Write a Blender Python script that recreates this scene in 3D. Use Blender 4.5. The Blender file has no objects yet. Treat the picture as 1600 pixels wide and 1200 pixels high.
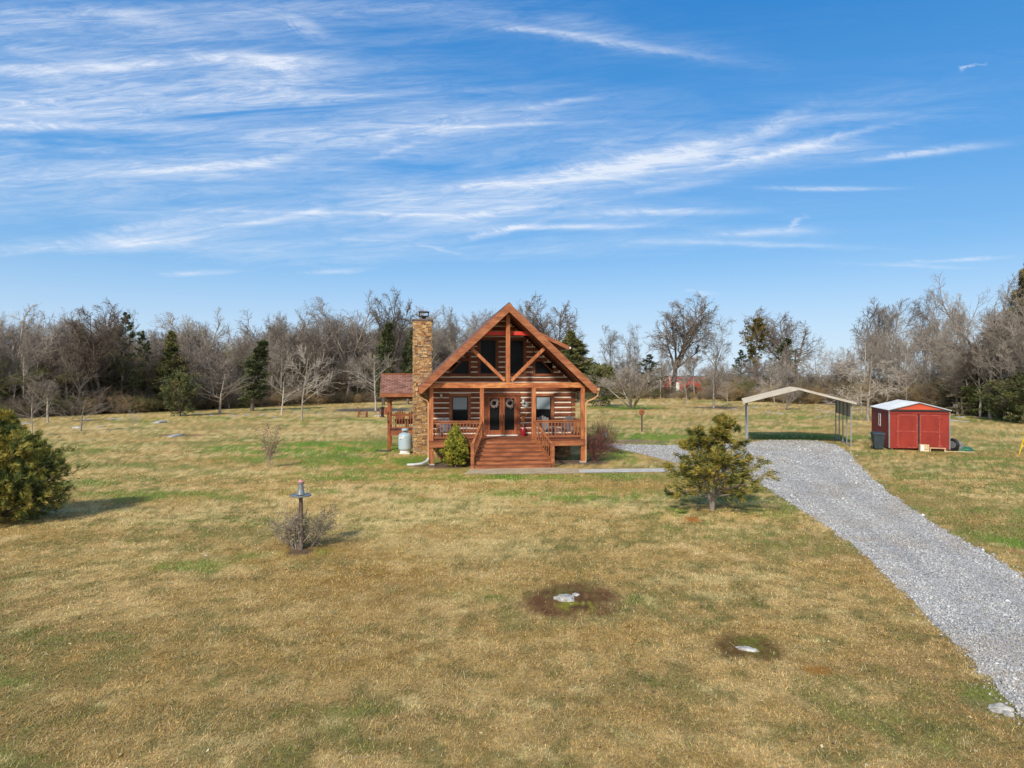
import bpy, math, random
import numpy as np
from mathutils import Vector, Matrix

# ------------------------------------------------------------------ camera, sky, sun, exposure
SC = bpy.context.scene
COL = SC.collection
CAMH = 4.3
F = 1600 * 24.0 / 36.0
HOR = 592.0
cam_d = bpy.data.cameras.new('camera')
cam_d.lens = 24.0; cam_d.sensor_width = 36.0; cam_d.sensor_fit = 'HORIZONTAL'
cam_d.shift_y = -8.0 / 1600.0
cam_d.clip_start = 0.1; cam_d.clip_end = 6000.0
cam = bpy.data.objects.new('camera', cam_d); COL.objects.link(cam)
cam.location = (0, 0, CAMH); cam.rotation_euler = (math.radians(90), 0, 0)
SC.camera = cam

SUN_EL, SUN_AZ = math.radians(36), math.radians(205)     # azimuth clockwise from +Y (the view direction)
sdir = Vector((math.sin(SUN_AZ) * math.cos(SUN_EL), math.cos(SUN_AZ) * math.cos(SUN_EL), math.sin(SUN_EL)))
sun_d = bpy.data.lights.new('sun', 'SUN'); sun_d.energy = 3.35; sun_d.angle = math.radians(5.0); sun_d.color = (1.0, 0.93, 0.82)
sun = bpy.data.objects.new('sun', sun_d); COL.objects.link(sun)
sun.rotation_euler = sdir.to_track_quat('Z', 'Y').to_euler()
SC.view_settings.view_transform = 'Standard'; SC.view_settings.look = 'None'
SC.view_settings.gamma = 1.0; SC.view_settings.exposure = 0.36

world = bpy.data.worlds.new('World'); SC.world = world; world.use_nodes = True
wn, wl = world.node_tree.nodes, world.node_tree.links
wn.clear()
w_out = wn.new('ShaderNodeOutputWorld'); w_bg = wn.new('ShaderNodeBackground')
w_bg.inputs['Strength'].default_value = 0.15
wl.new(w_bg.outputs[0], w_out.inputs[0])
sky = wn.new('ShaderNodeTexSky'); sky.sky_type = 'NISHITA'; sky.sun_disc = False
sky.sun_elevation = SUN_EL; sky.sun_rotation = SUN_AZ
sky.altitude = 200; sky.air_density = 1.0; sky.dust_density = 0.35; sky.ozone_density = 3.2

def wmath(op, a, b=None, c=None, clamp=False):
    n = wn.new('ShaderNodeMath'); n.operation = op; n.use_clamp = clamp
    for i, v in enumerate((a, b, c)):
        if v is None: continue
        if isinstance(v, (int, float)): n.inputs[i].default_value = v
        else: wl.new(v, n.inputs[i])
    return n.outputs[0]
geo = wn.new('ShaderNodeTexCoord')
sep = wn.new('ShaderNodeSeparateXYZ'); wl.new(geo.outputs['Generated'], sep.inputs[0])
DX, DY, DZ = sep.outputs
# cirrus live on a flat layer high above: the view direction meets it at (x, y) / z
fy_ = wmath('MAXIMUM', wmath('ABSOLUTE', DY), 0.2)
az = wmath('DIVIDE', DX, fy_)          # straight bands of cloud stay straight: tangent of bearing and of height
el = wmath('DIVIDE', DZ, fy_)
def wnoise(su, sv, rot, detail, rough, warp=0.0, w=0.0):
    """noise streaked along the azimuth, slightly tilted"""
    c, s = math.cos(rot), math.sin(rot)
    u = wmath('ADD', wmath('MULTIPLY', az, c * su), wmath('MULTIPLY', el, s * su))
    v = wmath('ADD', wmath('MULTIPLY', az, -s * sv), wmath('MULTIPLY', el, c * sv))
    cb = wn.new('ShaderNodeCombineXYZ'); wl.new(u, cb.inputs[0]); wl.new(v, cb.inputs[1]); cb.inputs[2].default_value = w
    n = wn.new('ShaderNodeTexNoise'); n.inputs['Scale'].default_value = 1.0
    n.inputs['Detail'].default_value = detail; n.inputs['Roughness'].default_value = rough
    n.inputs['Distortion'].default_value = warp
    wl.new(cb.outputs[0], n.inputs['Vector'])
    return n.outputs[0]
n_str = wnoise(2.0, 17.0, 0.05, 7, 0.62, 0.5, 3.1)      # broad streaks
n_fine = wnoise(9.0, 62.0, 0.07, 8, 0.74, 1.6, 7.7)     # thin filaments
n_wisp = wnoise(9.0, 26.0, -0.35, 6, 0.7, 2.2, 1.3)     # torn, curling wisps
def px2az(px, py):
    x, z = (px - 800) / F, (HOR - py) / F
    return x, z
def blob(px, py, lx, ly, ang, amt):
    """one elongated patch of thin cloud; centre and half sizes given as seen across the sky, in pixels of the photo"""
    a0, e0 = px2az(px, py); k = 1.0 / F
    c, s = math.cos(math.radians(ang)), math.sin(math.radians(ang))
    du = wmath('SUBTRACT', wob_a, a0); dv = wmath('SUBTRACT', wob_e, e0)
    p = wmath('ADD', wmath('MULTIPLY', du, c / (lx * k)), wmath('MULTIPLY', dv, s / (lx * k)))
    q = wmath('ADD', wmath('MULTIPLY', du, -s / (ly * k)), wmath('MULTIPLY', dv, c / (ly * k)))
    r = wmath('ADD', wmath('MULTIPLY', p, p), wmath('MULTIPLY', q, q))
    return wmath('MULTIPLY', wmath('POWER', 2.718, wmath('MULTIPLY', r, -1.0)), amt)
wob_a = wmath('ADD', az, wmath('MULTIPLY', wmath('SUBTRACT', n_wisp, 0.5), 0.08))
wob_e = wmath('ADD', el, wmath('MULTIPLY', wmath('SUBTRACT', n_str, 0.5), 0.018))
def total(items):
    t = None
    for b in items:
        v = blob(*b); t = v if t is None else wmath('ADD', t, v)
    return t
veil = total([(120, 200, 430, 130, 2, 1.0), (420, 120, 260, 60, -6, .65), (650, 200, 330, 60, 3, .5), (40, 40, 160, 60, 0, .6),
              (300, 380, 420, 50, 5, .55), (780, 290, 300, 45, 8, .45), (1080, 235, 330, 40, 11, .75), (1300, 220, 160, 26, 9, .4),
              (900, 370, 420, 34, 1, .45), (1000, 330, 200, 18, 0, .35), (900, 45, 240, 22, -10, .35), (560, 20, 300, 40, 0, .4)])
bright = total([(60, 199, 240, 9, 0, .75), (110, 105, 210, 11, 2, .6), (390, 92, 130, 11, -3, .6), (440, 108, 50, 9, -25, .4), (475, 40, 40, 9, -28, .45),
                (200, 25, 90, 12, -10, .35), (300, 262, 170, 6, 4, .6), (420, 250, 70, 7, 14, .4), (620, 235, 60, 5, 18, .3),
                (420, 342, 70, 5, 10, .75), (200, 380, 160, 11, 3, .65), (250, 352, 90, 9, 10, .45), (560, 332, 200, 3.5, -1, .5), (770, 330, 90, 4, 7, .55), (790, 362, 60, 5, 14, .6),
                (880, 356, 110, 4.5, 1, .8), (300, 428, 60, 4, 2, .5), (520, 424, 45, 4, 4, .5), (680, 388, 40, 2.5, -13, .4),
                (820, 285, 150, 6, 5, .55), (930, 258, 150, 9, 9, .45), (1080, 235, 170, 9, 12, .6), (1240, 232, 130, 5, 13, .55), (1440, 238, 95, 6, 7, .7), (1230, 190, 60, 12, 30, .25),
                (1060, 292, 75, 7, 10, .4), (1290, 293, 90, 3, 0, .6), (1030, 331, 110, 5, 0, .6), (1200, 364, 65, 6, 3, .7), (1246, 350, 18, 4, 32, .5), (1180, 382, 170, 4, -2, .4),
                (960, 66, 150, 6, -9, .5), (870, 50, 90, 4, -4, .3), (880, 160, 70, 4, 8, .35), (800, 192, 130, 3.5, 1, .4), (1520, 104, 18, 2.5, 20, .5),
                (1500, 403, 80, 4, 3, .5), (1430, 414, 110, 4, -2, .4), (1105, 459, 45, 6, -10, .45)])
sn = wmath('MULTIPLY', wmath('SUBTRACT', n_str, 0.36, clamp=True), 3.0, clamp=True)
fn = wmath('MULTIPLY', wmath('SUBTRACT', n_fine, 0.34, clamp=True), 3.2, clamp=True)
wn2 = wmath('MULTIPLY', wmath('SUBTRACT', n_wisp, 0.33, clamp=True), 2.4, clamp=True)
mask = wmath('ADD', wmath('MULTIPLY', wmath('MULTIPLY', veil, 1.05), wmath('MULTIPLY', sn, wmath('ADD', wmath('MULTIPLY', fn, .70), .26))),
             wmath('MULTIPLY', wmath('MULTIPLY', bright, 1.35), wmath('ADD', wmath('MULTIPLY', wmath('MULTIPLY', fn, wn2), .9), .30)))
amb = wmath('MULTIPLY', wmath('MULTIPLY', sn, fn), 0.03)
mask = wmath('MINIMUM', wmath('ADD', mask, amb), 0.88)
# unseen white cloud veil added behind the camera as neutral fill, softening shadows
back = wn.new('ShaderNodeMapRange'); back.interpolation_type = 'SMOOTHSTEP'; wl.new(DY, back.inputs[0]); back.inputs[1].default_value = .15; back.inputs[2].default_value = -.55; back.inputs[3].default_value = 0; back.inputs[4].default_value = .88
low = wn.new('ShaderNodeMapRange'); low.interpolation_type = 'SMOOTHSTEP'; wl.new(DZ, low.inputs[0]); low.inputs[1].default_value = .20; low.inputs[2].default_value = .02; low.inputs[3].default_value = 0; low.inputs[4].default_value = .38
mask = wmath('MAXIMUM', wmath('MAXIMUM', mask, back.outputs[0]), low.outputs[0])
hs = wn.new('ShaderNodeHueSaturation'); hs.inputs['Saturation'].default_value = 1.35; hs.inputs['Value'].default_value = 1.0
hs.inputs['Hue'].default_value = 0.5
wl.new(sky.outputs[0], hs.inputs['Color'])
mixc = wn.new('ShaderNodeMix'); mixc.data_type = 'RGBA'
# clear winter air: pale blue low down, deep azure overhead
elr = wn.new('ShaderNodeMapRange'); elr.inputs[1].default_value = 0.0; elr.inputs[2].default_value = 0.62; wl.new(wmath('ARCSINE', DZ), elr.inputs[0])
air = wn.new('ShaderNodeValToRGB'); wl.new(elr.outputs[0], air.inputs[0]); ce = air.color_ramp.elements
while len(ce) < 4: ce.new(.5)
for i_, (p_, c_) in enumerate([(0, (.430, .660, .900)), (.22, (.270, .535, .870)), (.50, (.105, .365, .790)), (.88, (.022, .225, .640))]): ce[i_].position = p_; ce[i_].color = (*c_, 1)
airs = wn.new('ShaderNodeVectorMath'); airs.operation = 'SCALE'; wl.new(air.outputs[0], airs.inputs[0]); airs.inputs[3].default_value = 4.85
mixa = wn.new('ShaderNodeMix'); mixa.data_type = 'RGBA'; mixa.inputs['Factor'].default_value = .85
wl.new(hs.outputs[0], mixa.inputs[6]); wl.new(airs.outputs[0], mixa.inputs[7])
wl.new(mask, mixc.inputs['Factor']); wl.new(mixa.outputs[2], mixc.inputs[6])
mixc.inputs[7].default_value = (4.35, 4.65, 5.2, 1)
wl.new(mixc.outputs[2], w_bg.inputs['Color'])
SC.cycles.max_bounces = 6; SC.cycles.transparent_max_bounces = 8

# ------------------------------------------------------------------ helpers
def ground_pt(px, py):
    """the spot on level ground that the photo shows at (px, py)"""
    Y = CAMH * F / (py - HOR); return ((px - 800) / F * Y, Y)
def height_at(py, Y): return CAMH + (HOR - py) / F * Y

def tag(o, label=None, cat=None, group=None, kind=None):
    if label: o['label'] = label
    if cat: o['category'] = cat
    if group: o['group'] = group
    if kind: o['kind'] = kind
    return o
def thing(name, label, cat, loc=(0, 0, 0), rz=0.0, group=None):
    o = bpy.data.objects.new(name, None); COL.objects.link(o)
    o.location = loc; o.rotation_euler = (0, 0, rz); o.empty_display_size = .3
    return tag(o, label, cat, group)
def dup(root, loc, rz=0.0, sc=(1, 1, 1), label=None, group=None):
    r = root.copy(); COL.objects.link(r); r.location = loc; r.rotation_euler = (0, 0, rz); r.scale = sc
    if label: r['label'] = label
    if group: r['group'] = group
    for ch in list(root.children):
        c = ch.copy(); COL.objects.link(c); c.parent = r
        for g in list(ch.children):
            d = g.copy(); COL.objects.link(d); d.parent = c
    return r

class MB:
    """collects polygons, builds ONE mesh object"""
    def __init__(s): s.v = []; s.f = []; s.c = []
    def poly(s, pts, faces, col=None):
        b = len(s.v); s.v += [tuple(p) for p in pts]; s.f += [[b + i for i in f] for f in faces]
        s.c += [col or (1, 1, 1)] * len(pts); return s
    def box(s, x0, x1, y0, y1, z0, z1, col=None):
        return s.poly([(x0, y0, z0), (x1, y0, z0), (x1, y1, z0), (x0, y1, z0), (x0, y0, z1), (x1, y0, z1), (x1, y1, z1), (x0, y1, z1)],
                      [(0, 3, 2, 1), (4, 5, 6, 7), (0, 1, 5, 4), (1, 2, 6, 5), (2, 3, 7, 6), (3, 0, 4, 7)], col)
    def cbox(s, cx, cy, cz, sx, sy, sz, col=None):
        return s.box(cx - sx / 2, cx + sx / 2, cy - sy / 2, cy + sy / 2, cz - sz / 2, cz + sz / 2, col)
    def hexa(s, p, col=None):
        """eight corners: 4 bottom, 4 top"""
        return s.poly(p, [(0, 3, 2, 1), (4, 5, 6, 7), (0, 1, 5, 4), (1, 2, 6, 5), (2, 3, 7, 6), (3, 0, 4, 7)], col)
    def beam(s, a, b, w, h, up=(0, 0, 1), col=None):
        a, b = Vector(a), Vector(b); d = (b - a).normalized(); u = Vector(up)
        x = d.cross(u).normalized(); z = x.cross(d).normalized(); x *= w / 2; z *= h / 2
        return s.hexa([a - x - z, a + x - z, b + x - z, b - x - z, a - x + z, a + x + z, b + x + z, b - x + z], col)
    def prism_xz(s, poly, y0, y1, col=None):
        n = len(poly); pts = [(x, y0, z) for x, z in poly] + [(x, y1, z) for x, z in poly]
        return s.poly(pts, [list(range(n)), list(range(2 * n - 1, n - 1, -1))] + [(i, i + n, (i + 1) % n + n, (i + 1) % n) for i in range(n)], col)
    def prism_yz(s, poly, x0, x1, col=None):
        n = len(poly); pts = [(x0, y, z) for y, z in poly] + [(x1, y, z) for y, z in poly]
        return s.poly(pts, [list(range(n)), list(range(2 * n - 1, n - 1, -1))] + [(i, (i + 1) % n, (i + 1) % n + n, i + n) for i in range(n)], col)
    def tube(s, pts, rad, n=8, cap=True, col=None):
        pts = [Vector(p) for p in pts]
        if isinstance(rad, (int, float)): rad = [rad] * len(pts)
        rings = []
        d0 = (pts[1] - pts[0]).normalized(); x = d0.orthogonal().normalized()
        for i, p in enumerate(pts):
            d = (pts[min(i + 1, len(pts) - 1)] - pts[max(i - 1, 0)]).normalized()
            x = (x - d * x.dot(d)).normalized(); y = d.cross(x)
            rings += [p + (x * math.cos(2 * math.pi * k / n) + y * math.sin(2 * math.pi * k / n)) * rad[i] for k in range(n)]
        fs = [(i * n + k, i * n + (k + 1) % n, (i + 1) * n + (k + 1) % n, (i + 1) * n + k) for i in range(len(pts) - 1) for k in range(n)]
        if cap: fs += [tuple(range(n - 1, -1, -1)), tuple((len(pts) - 1) * n + k for k in range(n))]
        return s.poly(rings, fs, col)
    def lathe(s, prof, cx=0, cy=0, n=20, col=None):
        """profile of (radius, z)"""
        pts = [(cx + r * math.cos(2 * math.pi * k / n), cy + r * math.sin(2 * math.pi * k / n), z) for r, z in prof for k in range(n)]
        fs = [(i * n + k, i * n + (k + 1) % n, (i + 1) * n + (k + 1) % n, (i + 1) * n + k) for i in range(len(prof) - 1) for k in range(n)]
        fs += [tuple(range(n - 1, -1, -1)), tuple((len(prof) - 1) * n + k for k in range(n))]
        return s.poly(pts, fs, col)
    def build(s, name, mat, parent=None, smooth=False, bevel=0.0, colors=False):
        me = bpy.data.meshes.new(name); me.from_pydata(s.v, [], s.f)
        if colors:
            at = me.color_attributes.new('tint', 'FLOAT_COLOR', 'POINT')
            at.data.foreach_set('color', np.array([(c[0], c[1], c[2], 1) for c in s.c], dtype=np.float32).ravel())
        me.materials.append(mat)
        if smooth: me.polygons.foreach_set('use_smooth', [True] * len(me.polygons))
        me.update()
        o = bpy.data.objects.new(name, me); COL.objects.link(o)
        if parent: o.parent = parent
        if smooth == 'auto' or smooth:
            try: me.set_sharp_from_angle(angle=math.radians(40))
            except Exception: pass
        if bevel:
            m = o.modifiers.new('bevel', 'BEVEL'); m.width = bevel; m.segments = 2; m.limit_method = 'ANGLE'
        return o

def np_mesh(name, V, Fs, mat, parent=None, col=None, smooth=False):
    """V (N,3); Fs: list of int arrays (M,k); col (N,3)"""
    me = bpy.data.meshes.new(name)
    V = np.asarray(V, dtype=np.float32)
    me.vertices.add(len(V)); me.vertices.foreach_set('co', V.ravel())
    Fs = [np.asarray(f, dtype=np.int32) for f in Fs if len(f)]
    nl = sum(f.size for f in Fs); npoly = sum(len(f) for f in Fs)
    me.loops.add(nl); me.loops.foreach_set('vertex_index', np.concatenate([f.ravel() for f in Fs]))
    me.polygons.add(npoly)
    tot = np.concatenate([np.full(len(f), f.shape[1], dtype=np.int32) for f in Fs])
    st = np.concatenate([[0], np.cumsum(tot)[:-1]]).astype(np.int32)
    me.polygons.foreach_set('loop_start', st)
    try: me.polygons.foreach_set('loop_total', tot)
    except Exception: pass
    if smooth: me.polygons.foreach_set('use_smooth', np.ones(npoly, dtype=bool))
    if col is not None:
        at = me.color_attributes.new('tint', 'FLOAT_COLOR', 'POINT')
        at.data.foreach_set('color', np.concatenate([np.asarray(col, dtype=np.float32), np.ones((len(V), 1), dtype=np.float32)], axis=1).ravel())
    me.materials.append(mat); me.update(calc_edges=True); me.validate()
    o = bpy.data.objects.new(name, me); COL.objects.link(o)
    if parent: o.parent = parent
    return o

# ------------------------------------------------------------------ materials
def new_mat(name):
    m = bpy.data.materials.new(name); m.use_nodes = True
    nt = m.node_tree; b = nt.nodes['Principled BSDF']
    return m, nt, nt.nodes, nt.links, b
def ramp(ns, ls, fac, stops):
    r = ns.new('ShaderNodeValToRGB'); e = r.color_ramp.elements
    while len(e) < len(stops): e.new(.5)
    for i, (p, c) in enumerate(stops): e[i].position = p; e[i].color = (*c, 1)
    ls.new(fac, r.inputs[0]); return r.outputs[0]
def noise(ns, ls, vec, scale, detail=4, rough=.6, dist=0):
    n = ns.new('ShaderNodeTexNoise'); n.inputs['Scale'].default_value = scale; n.inputs['Detail'].default_value = detail
    n.inputs['Roughness'].default_value = rough; n.inputs['Distortion'].default_value = dist
    if vec is not None: ls.new(vec, n.inputs['Vector'])
    return n.outputs[0]
def mapped(ns, ls, scale, src='Object', rot=(0, 0, 0)):
    tc = ns.new('ShaderNodeTexCoord'); mp = ns.new('ShaderNodeMapping')
    mp.inputs['Scale'].default_value = scale; mp.inputs['Rotation'].default_value = rot
    ls.new(tc.outputs[src], mp.inputs['Vector']); return mp.outputs[0]
def bump(ns, ls, b, h, strength=.3, dist=.02):
    n = ns.new('ShaderNodeBump'); n.inputs['Strength'].default_value = strength; n.inputs['Distance'].default_value = dist
    ls.new(h, n.inputs['Height']); ls.new(n.outputs[0], b.inputs['Normal'])
def simple(name, c0, c1, scale=(3, 3, 3), rough=.7, metal=0.0, bmp=.15, detail=5, nscale=1.0, spec=.4, p0=.35, p1=.68):
    m, nt, ns, ls, b = new_mat(name)
    n = noise(ns, ls, mapped(ns, ls, scale), nscale, detail)
    ls.new(ramp(ns, ls, n, [(p0, c0), (p1, c1)]), b.inputs['Base Color'])
    b.inputs['Roughness'].default_value = rough; b.inputs['Metallic'].default_value = metal
    b.inputs['Specular IOR Level'].default_value = spec
    if bmp: bump(ns, ls, b, n, bmp)
    return m
def wood(name, dark, mid, light, axis='x', rough=.55):
    """stained timber: long grain streaks plus blotches"""
    m, nt, ns, ls, b = new_mat(name)
    sc = {'x': (1.1, 22, 22), 'z': (22, 22, 1.1), 'y': (22, 1.1, 22)}[axis]
    g = noise(ns, ls, mapped(ns, ls, sc), 1.0, 6, .65, .4)
    bl = noise(ns, ls, mapped(ns, ls, tuple(v ** .35 for v in sc)), 1.3, 4)
    a = ns.new('ShaderNodeMath'); a.operation = 'ADD'; ls.new(g, a.inputs[0]); ls.new(bl, a.inputs[1])
    h = ns.new('ShaderNodeMath'); h.operation = 'MULTIPLY'; h.inputs[1].default_value = .5; ls.new(a.outputs[0], h.inputs[0])
    ls.new(ramp(ns, ls, h.outputs[0], [(.39, dark), (.5, mid), (.61, light)]), b.inputs['Base Color'])
    b.inputs['Roughness'].default_value = rough; b.inputs['Specular IOR Level'].default_value = .3
    bump(ns, ls, b, g, .25, .01)
    return m
def tinted(name, rough=.8, nscale=None, var=.25, spec=.2, bmp=.0, rnd=0.0, sub=None):
    """base colour from the mesh's own colour attribute (each stone, leaf or blade has its own), with a little noise"""
    m, nt, ns, ls, b = new_mat(name)
    at = ns.new('ShaderNodeAttribute'); at.attribute_name = 'tint'
    out = at.outputs['Color']
    if nscale:
        n = noise(ns, ls, mapped(ns, ls, (1, 1, 1)), nscale, 6, .7)
        mr = ns.new('ShaderNodeMapRange'); mr.inputs[1].default_value = .3; mr.inputs[2].default_value = .7
        mr.inputs[3].default_value = 1 - var; mr.inputs[4].default_value = 1 + var; ls.new(n, mr.inputs[0])
        mx = ns.new('ShaderNodeVectorMath'); mx.operation = 'SCALE'; ls.new(out, mx.inputs[0]); ls.new(mr.outputs[0], mx.inputs[3])
        out = mx.outputs[0]
        if bmp: bump(ns, ls, b, n, bmp)
    if rnd:
        oi = ns.new('ShaderNodeObjectInfo'); mr = ns.new('ShaderNodeMapRange'); mr.inputs[3].default_value = 1 - rnd; mr.inputs[4].default_value = 1 + rnd
        ls.new(oi.outputs['Random'], mr.inputs[0])
        mx = ns.new('ShaderNodeVectorMath'); mx.operation = 'SCALE'; ls.new(out, mx.inputs[0]); ls.new(mr.outputs[0], mx.inputs[3]); out = mx.outputs[0]
    ls.new(out, b.inputs['Base Color'])
    b.inputs['Roughness'].default_value = rough; b.inputs['Specular IOR Level'].default_value = spec
    return m
def bark(name, dark, light, rnd=.25):
    m, nt, ns, ls, b = new_mat(name)
    n = noise(ns, ls, mapped(ns, ls, (3, 3, .8)), 1.5, 5)
    c = ramp(ns, ls, n, [(.35, dark), (.65, light)])
    oi = ns.new('ShaderNodeObjectInfo'); mr = ns.new('ShaderNodeMapRange'); mr.inputs[3].default_value = 1 - rnd; mr.inputs[4].default_value = 1 + rnd
    ls.new(oi.outputs['Random'], mr.inputs[0])
    mx = ns.new('ShaderNodeVectorMath'); mx.operation = 'SCALE'; ls.new(c, mx.inputs[0]); ls.new(mr.outputs[0], mx.inputs[3])
    ls.new(mx.outputs[0], b.inputs['Base Color']); b.inputs['Roughness'].default_value = .9; b.inputs['Specular IOR Level'].default_value = .1
    return m

M = {}
M['log'] = wood('log_wood', (.105, .033, .016), (.19, .058, .025), (.30, .097, .042))
M['trim'] = wood('trim_wood', (.185, .060, .025), (.295, .100, .040), (.42, .168, .070))
M['trim_z'] = wood('trim_wood_upright', (.17, .050, .020), (.27, .080, .030), (.38, .125, .048), 'z')
M['truss'] = wood('truss_wood', (.24, .074, .027), (.385, .126, .046), (.52, .205, .078), 'z')
M['beamw'] = wood('beam_wood', (.22, .065, .024), (.38, .115, .040), (.66, .29, .10))
M['deck'] = wood('deck_wood', (.11, .038, .020), (.195, .066, .031), (.30, .108, .052))
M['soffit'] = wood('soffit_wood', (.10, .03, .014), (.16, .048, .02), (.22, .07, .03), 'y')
M['litbeam'] = wood('sunlit_red_beam', (.45, .03, .02), (.58, .045, .03), (.68, .07, .04))  # collar beam wood: the light on it is painted in as red
M['chink'] = simple('chinking', (.74, .64, .50), (.84, .77, .65), (4, 4, 4), .9, bmp=.05)
M['glass'] = simple('dark_glass', (.006, .007, .008), (.015, .017, .017), (.8, .8, .8), .22, bmp=0, spec=.10)
M['blind'] = simple('window_blind', (.24, .30, .33), (.30, .36, .38), (.5, .5, 9), .5, bmp=.05, spec=.5)
M['black'] = simple('black_metal', (.012, .012, .013), (.03, .03, .03), (6, 6, 6), .45)
M['frame_dark'] = simple('dark_window_frame', (.03, .018, .014), (.05, .03, .022), (6, 6, 6), .5)
M['white'] = simple('white_paint', (.62, .62, .60), (.74, .74, .72), (4, 4, 4), .6)
M['conc'] = simple('concrete', (.42, .39, .34), (.58, .55, .50), (2, 2, 2), .9, bmp=.2)
M['tan'] = simple('weathered_concrete', (.34, .26, .165), (.46, .37, .25), (1.4, 1.4, 1.4), .95, bmp=.2)
M['grey_metal'] = simple('galvanised_steel', (.22, .23, .23), (.36, .37, .37), (3, 3, 1), .42, metal=.5)
M['tanroof'] = simple('tan_sheet_metal', (.40, .35, .28), (.52, .47, .39), (2, 2, 2), .45, metal=.1)
M['tank'] = simple('tank_paint', (.34, .43, .47), (.44, .53, .56), (2, 2, 1.2), .35, bmp=.03, spec=.5)
M['whiteroof'] = simple('white_roof_metal', (.52, .54, .55), (.66, .68, .69), (1, .3, 1), .4, metal=.1)
M['shedred'] = simple('red_board', (.21, .016, .008), (.29, .026, .012), (2.2, 2.2, .7), .6, bmp=.1)
M['shedred2'] = simple('faded_red_trim', (.27, .032, .020), (.36, .07, .05), (6, 6, 6), .65)
M['shedlit'] = simple('sunlit_red_gable', (.42, .052, .018), (.55, .085, .030), (.8, 1, 5), .6)  # sun on the gable painted in: brighter, more orange than the red boards
M['siding'] = simple('red_siding', (.22, .022, .014), (.31, .036, .024), (1, 1, 8), .6, bmp=.1)
M['bin'] = simple('charcoal_plastic', (.024, .034, .042), (.040, .055, .065), (3, 3, 3), .5)
M['rawwood'] = wood('raw_lumber', (.42, .30, .16), (.60, .45, .26), (.72, .58, .36))
M['weathered'] = wood('weathered_post_wood', (.07, .05, .04), (.16, .115, .09), (.27, .215, .18), 'z')
M['wicker'] = simple('grey_wicker', (.17, .165, .17), (.33, .32, .33), (40, 40, 40), .8, bmp=.3)
M['terracotta'] = simple('faded_pink_cap', (.42, .17, .15), (.56, .27, .23), (9, 9, 9), .8)
M['rust'] = simple('rusty_steel', (.22, .07, .025), (.36, .13, .05), (8, 8, 8), .9)
M['rustpost'] = simple('dark_steel_post', (.06, .045, .035), (.11, .08, .06), (8, 8, 8), .8)
M['chairwood'] = wood('chair_wood', (.16, .05, .03), (.27, .09, .05), (.38, .15, .09), 'z')
M['vase'] = simple('red_glaze', (.25, .006, .012), (.36, .012, .02), (3, 3, 3), .2, bmp=0, spec=.6)
M['petal'] = simple('orange_petal', (.7, .2, .03), (.85, .32, .05), (9, 9, 9), .7)
M['twigw'] = simple('wreath_twigs', (.17, .12, .11), (.38, .30, .27), (50, 50, 50), .9, bmp=.5)
M['cotton'] = simple('white_wreath', (.5, .5, .48), (.75, .75, .72), (30, 30, 30), .9, bmp=.4)
M['gutter'] = simple('tan_gutter', (.50, .26, .12), (.62, .36, .18), (3, 3, 1), .45)
M['plastic_white'] = simple('white_corrugated_plastic', (.45, .45, .44), (.62, .62, .62), (20, 20, 20), .5)
M['lime'] = simple('limestone', (.22, .20, .17), (.60, .58, .53), (7, 7, 7), .9, bmp=.5, detail=8)
M['barnred'] = simple('far_barn_red', (.27, .022, .018), (.38, .04, .03), (1, 1, .2), .8)
M['farroof'] = simple('far_roof', (.10, .08, .075), (.16, .13, .12), (1, 1, 1), .8)
M['tarp'] = simple('green_tarp', (.015, .09, .05), (.035, .16, .09), (5, 5, 5), .5, bmp=.4)
M['greybag'] = simple('grey_cover', (.10, .10, .10), (.22, .22, .21), (7, 7, 7), .8, bmp=.4)
M['yellow'] = simple('yellow_paint', (.62, .40, .02), (.75, .52, .04), (5, 5, 5), .5)
M['stone'] = tinted('field_stone', .85, 14.0, .35, .25, .5)
M['lime_t'] = M['lime']
M['foliage'] = tinted('needle_foliage', .75, None, .2, .25, 0)
M['foliage_far'] = tinted('far_needle_foliage', .85, None, .2, .12, 0, rnd=.2)
M['blades'] = tinted('grass_blade', .8, None, .2, .15, 0)
M['pebble'] = tinted('crushed_limestone', .85, 30.0, .2, .25, .3)
M['bark_g'] = bark('grey_bark', (.20, .168, .138), (.40, .345, .285))
M['bark_d'] = bark('dark_bark', (.105, .084, .066), (.235, .190, .150))
M['bark_l'] = bark('pale_bark', (.30, .26, .215), (.52, .47, .40))
M['bark_r'] = bark('reddish_twigs', (.11, .045, .04), (.24, .11, .095), .1)
M['bark_o'] = bark('olive_twigs', (.13, .10, .05), (.24, .19, .10), .15)

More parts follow.
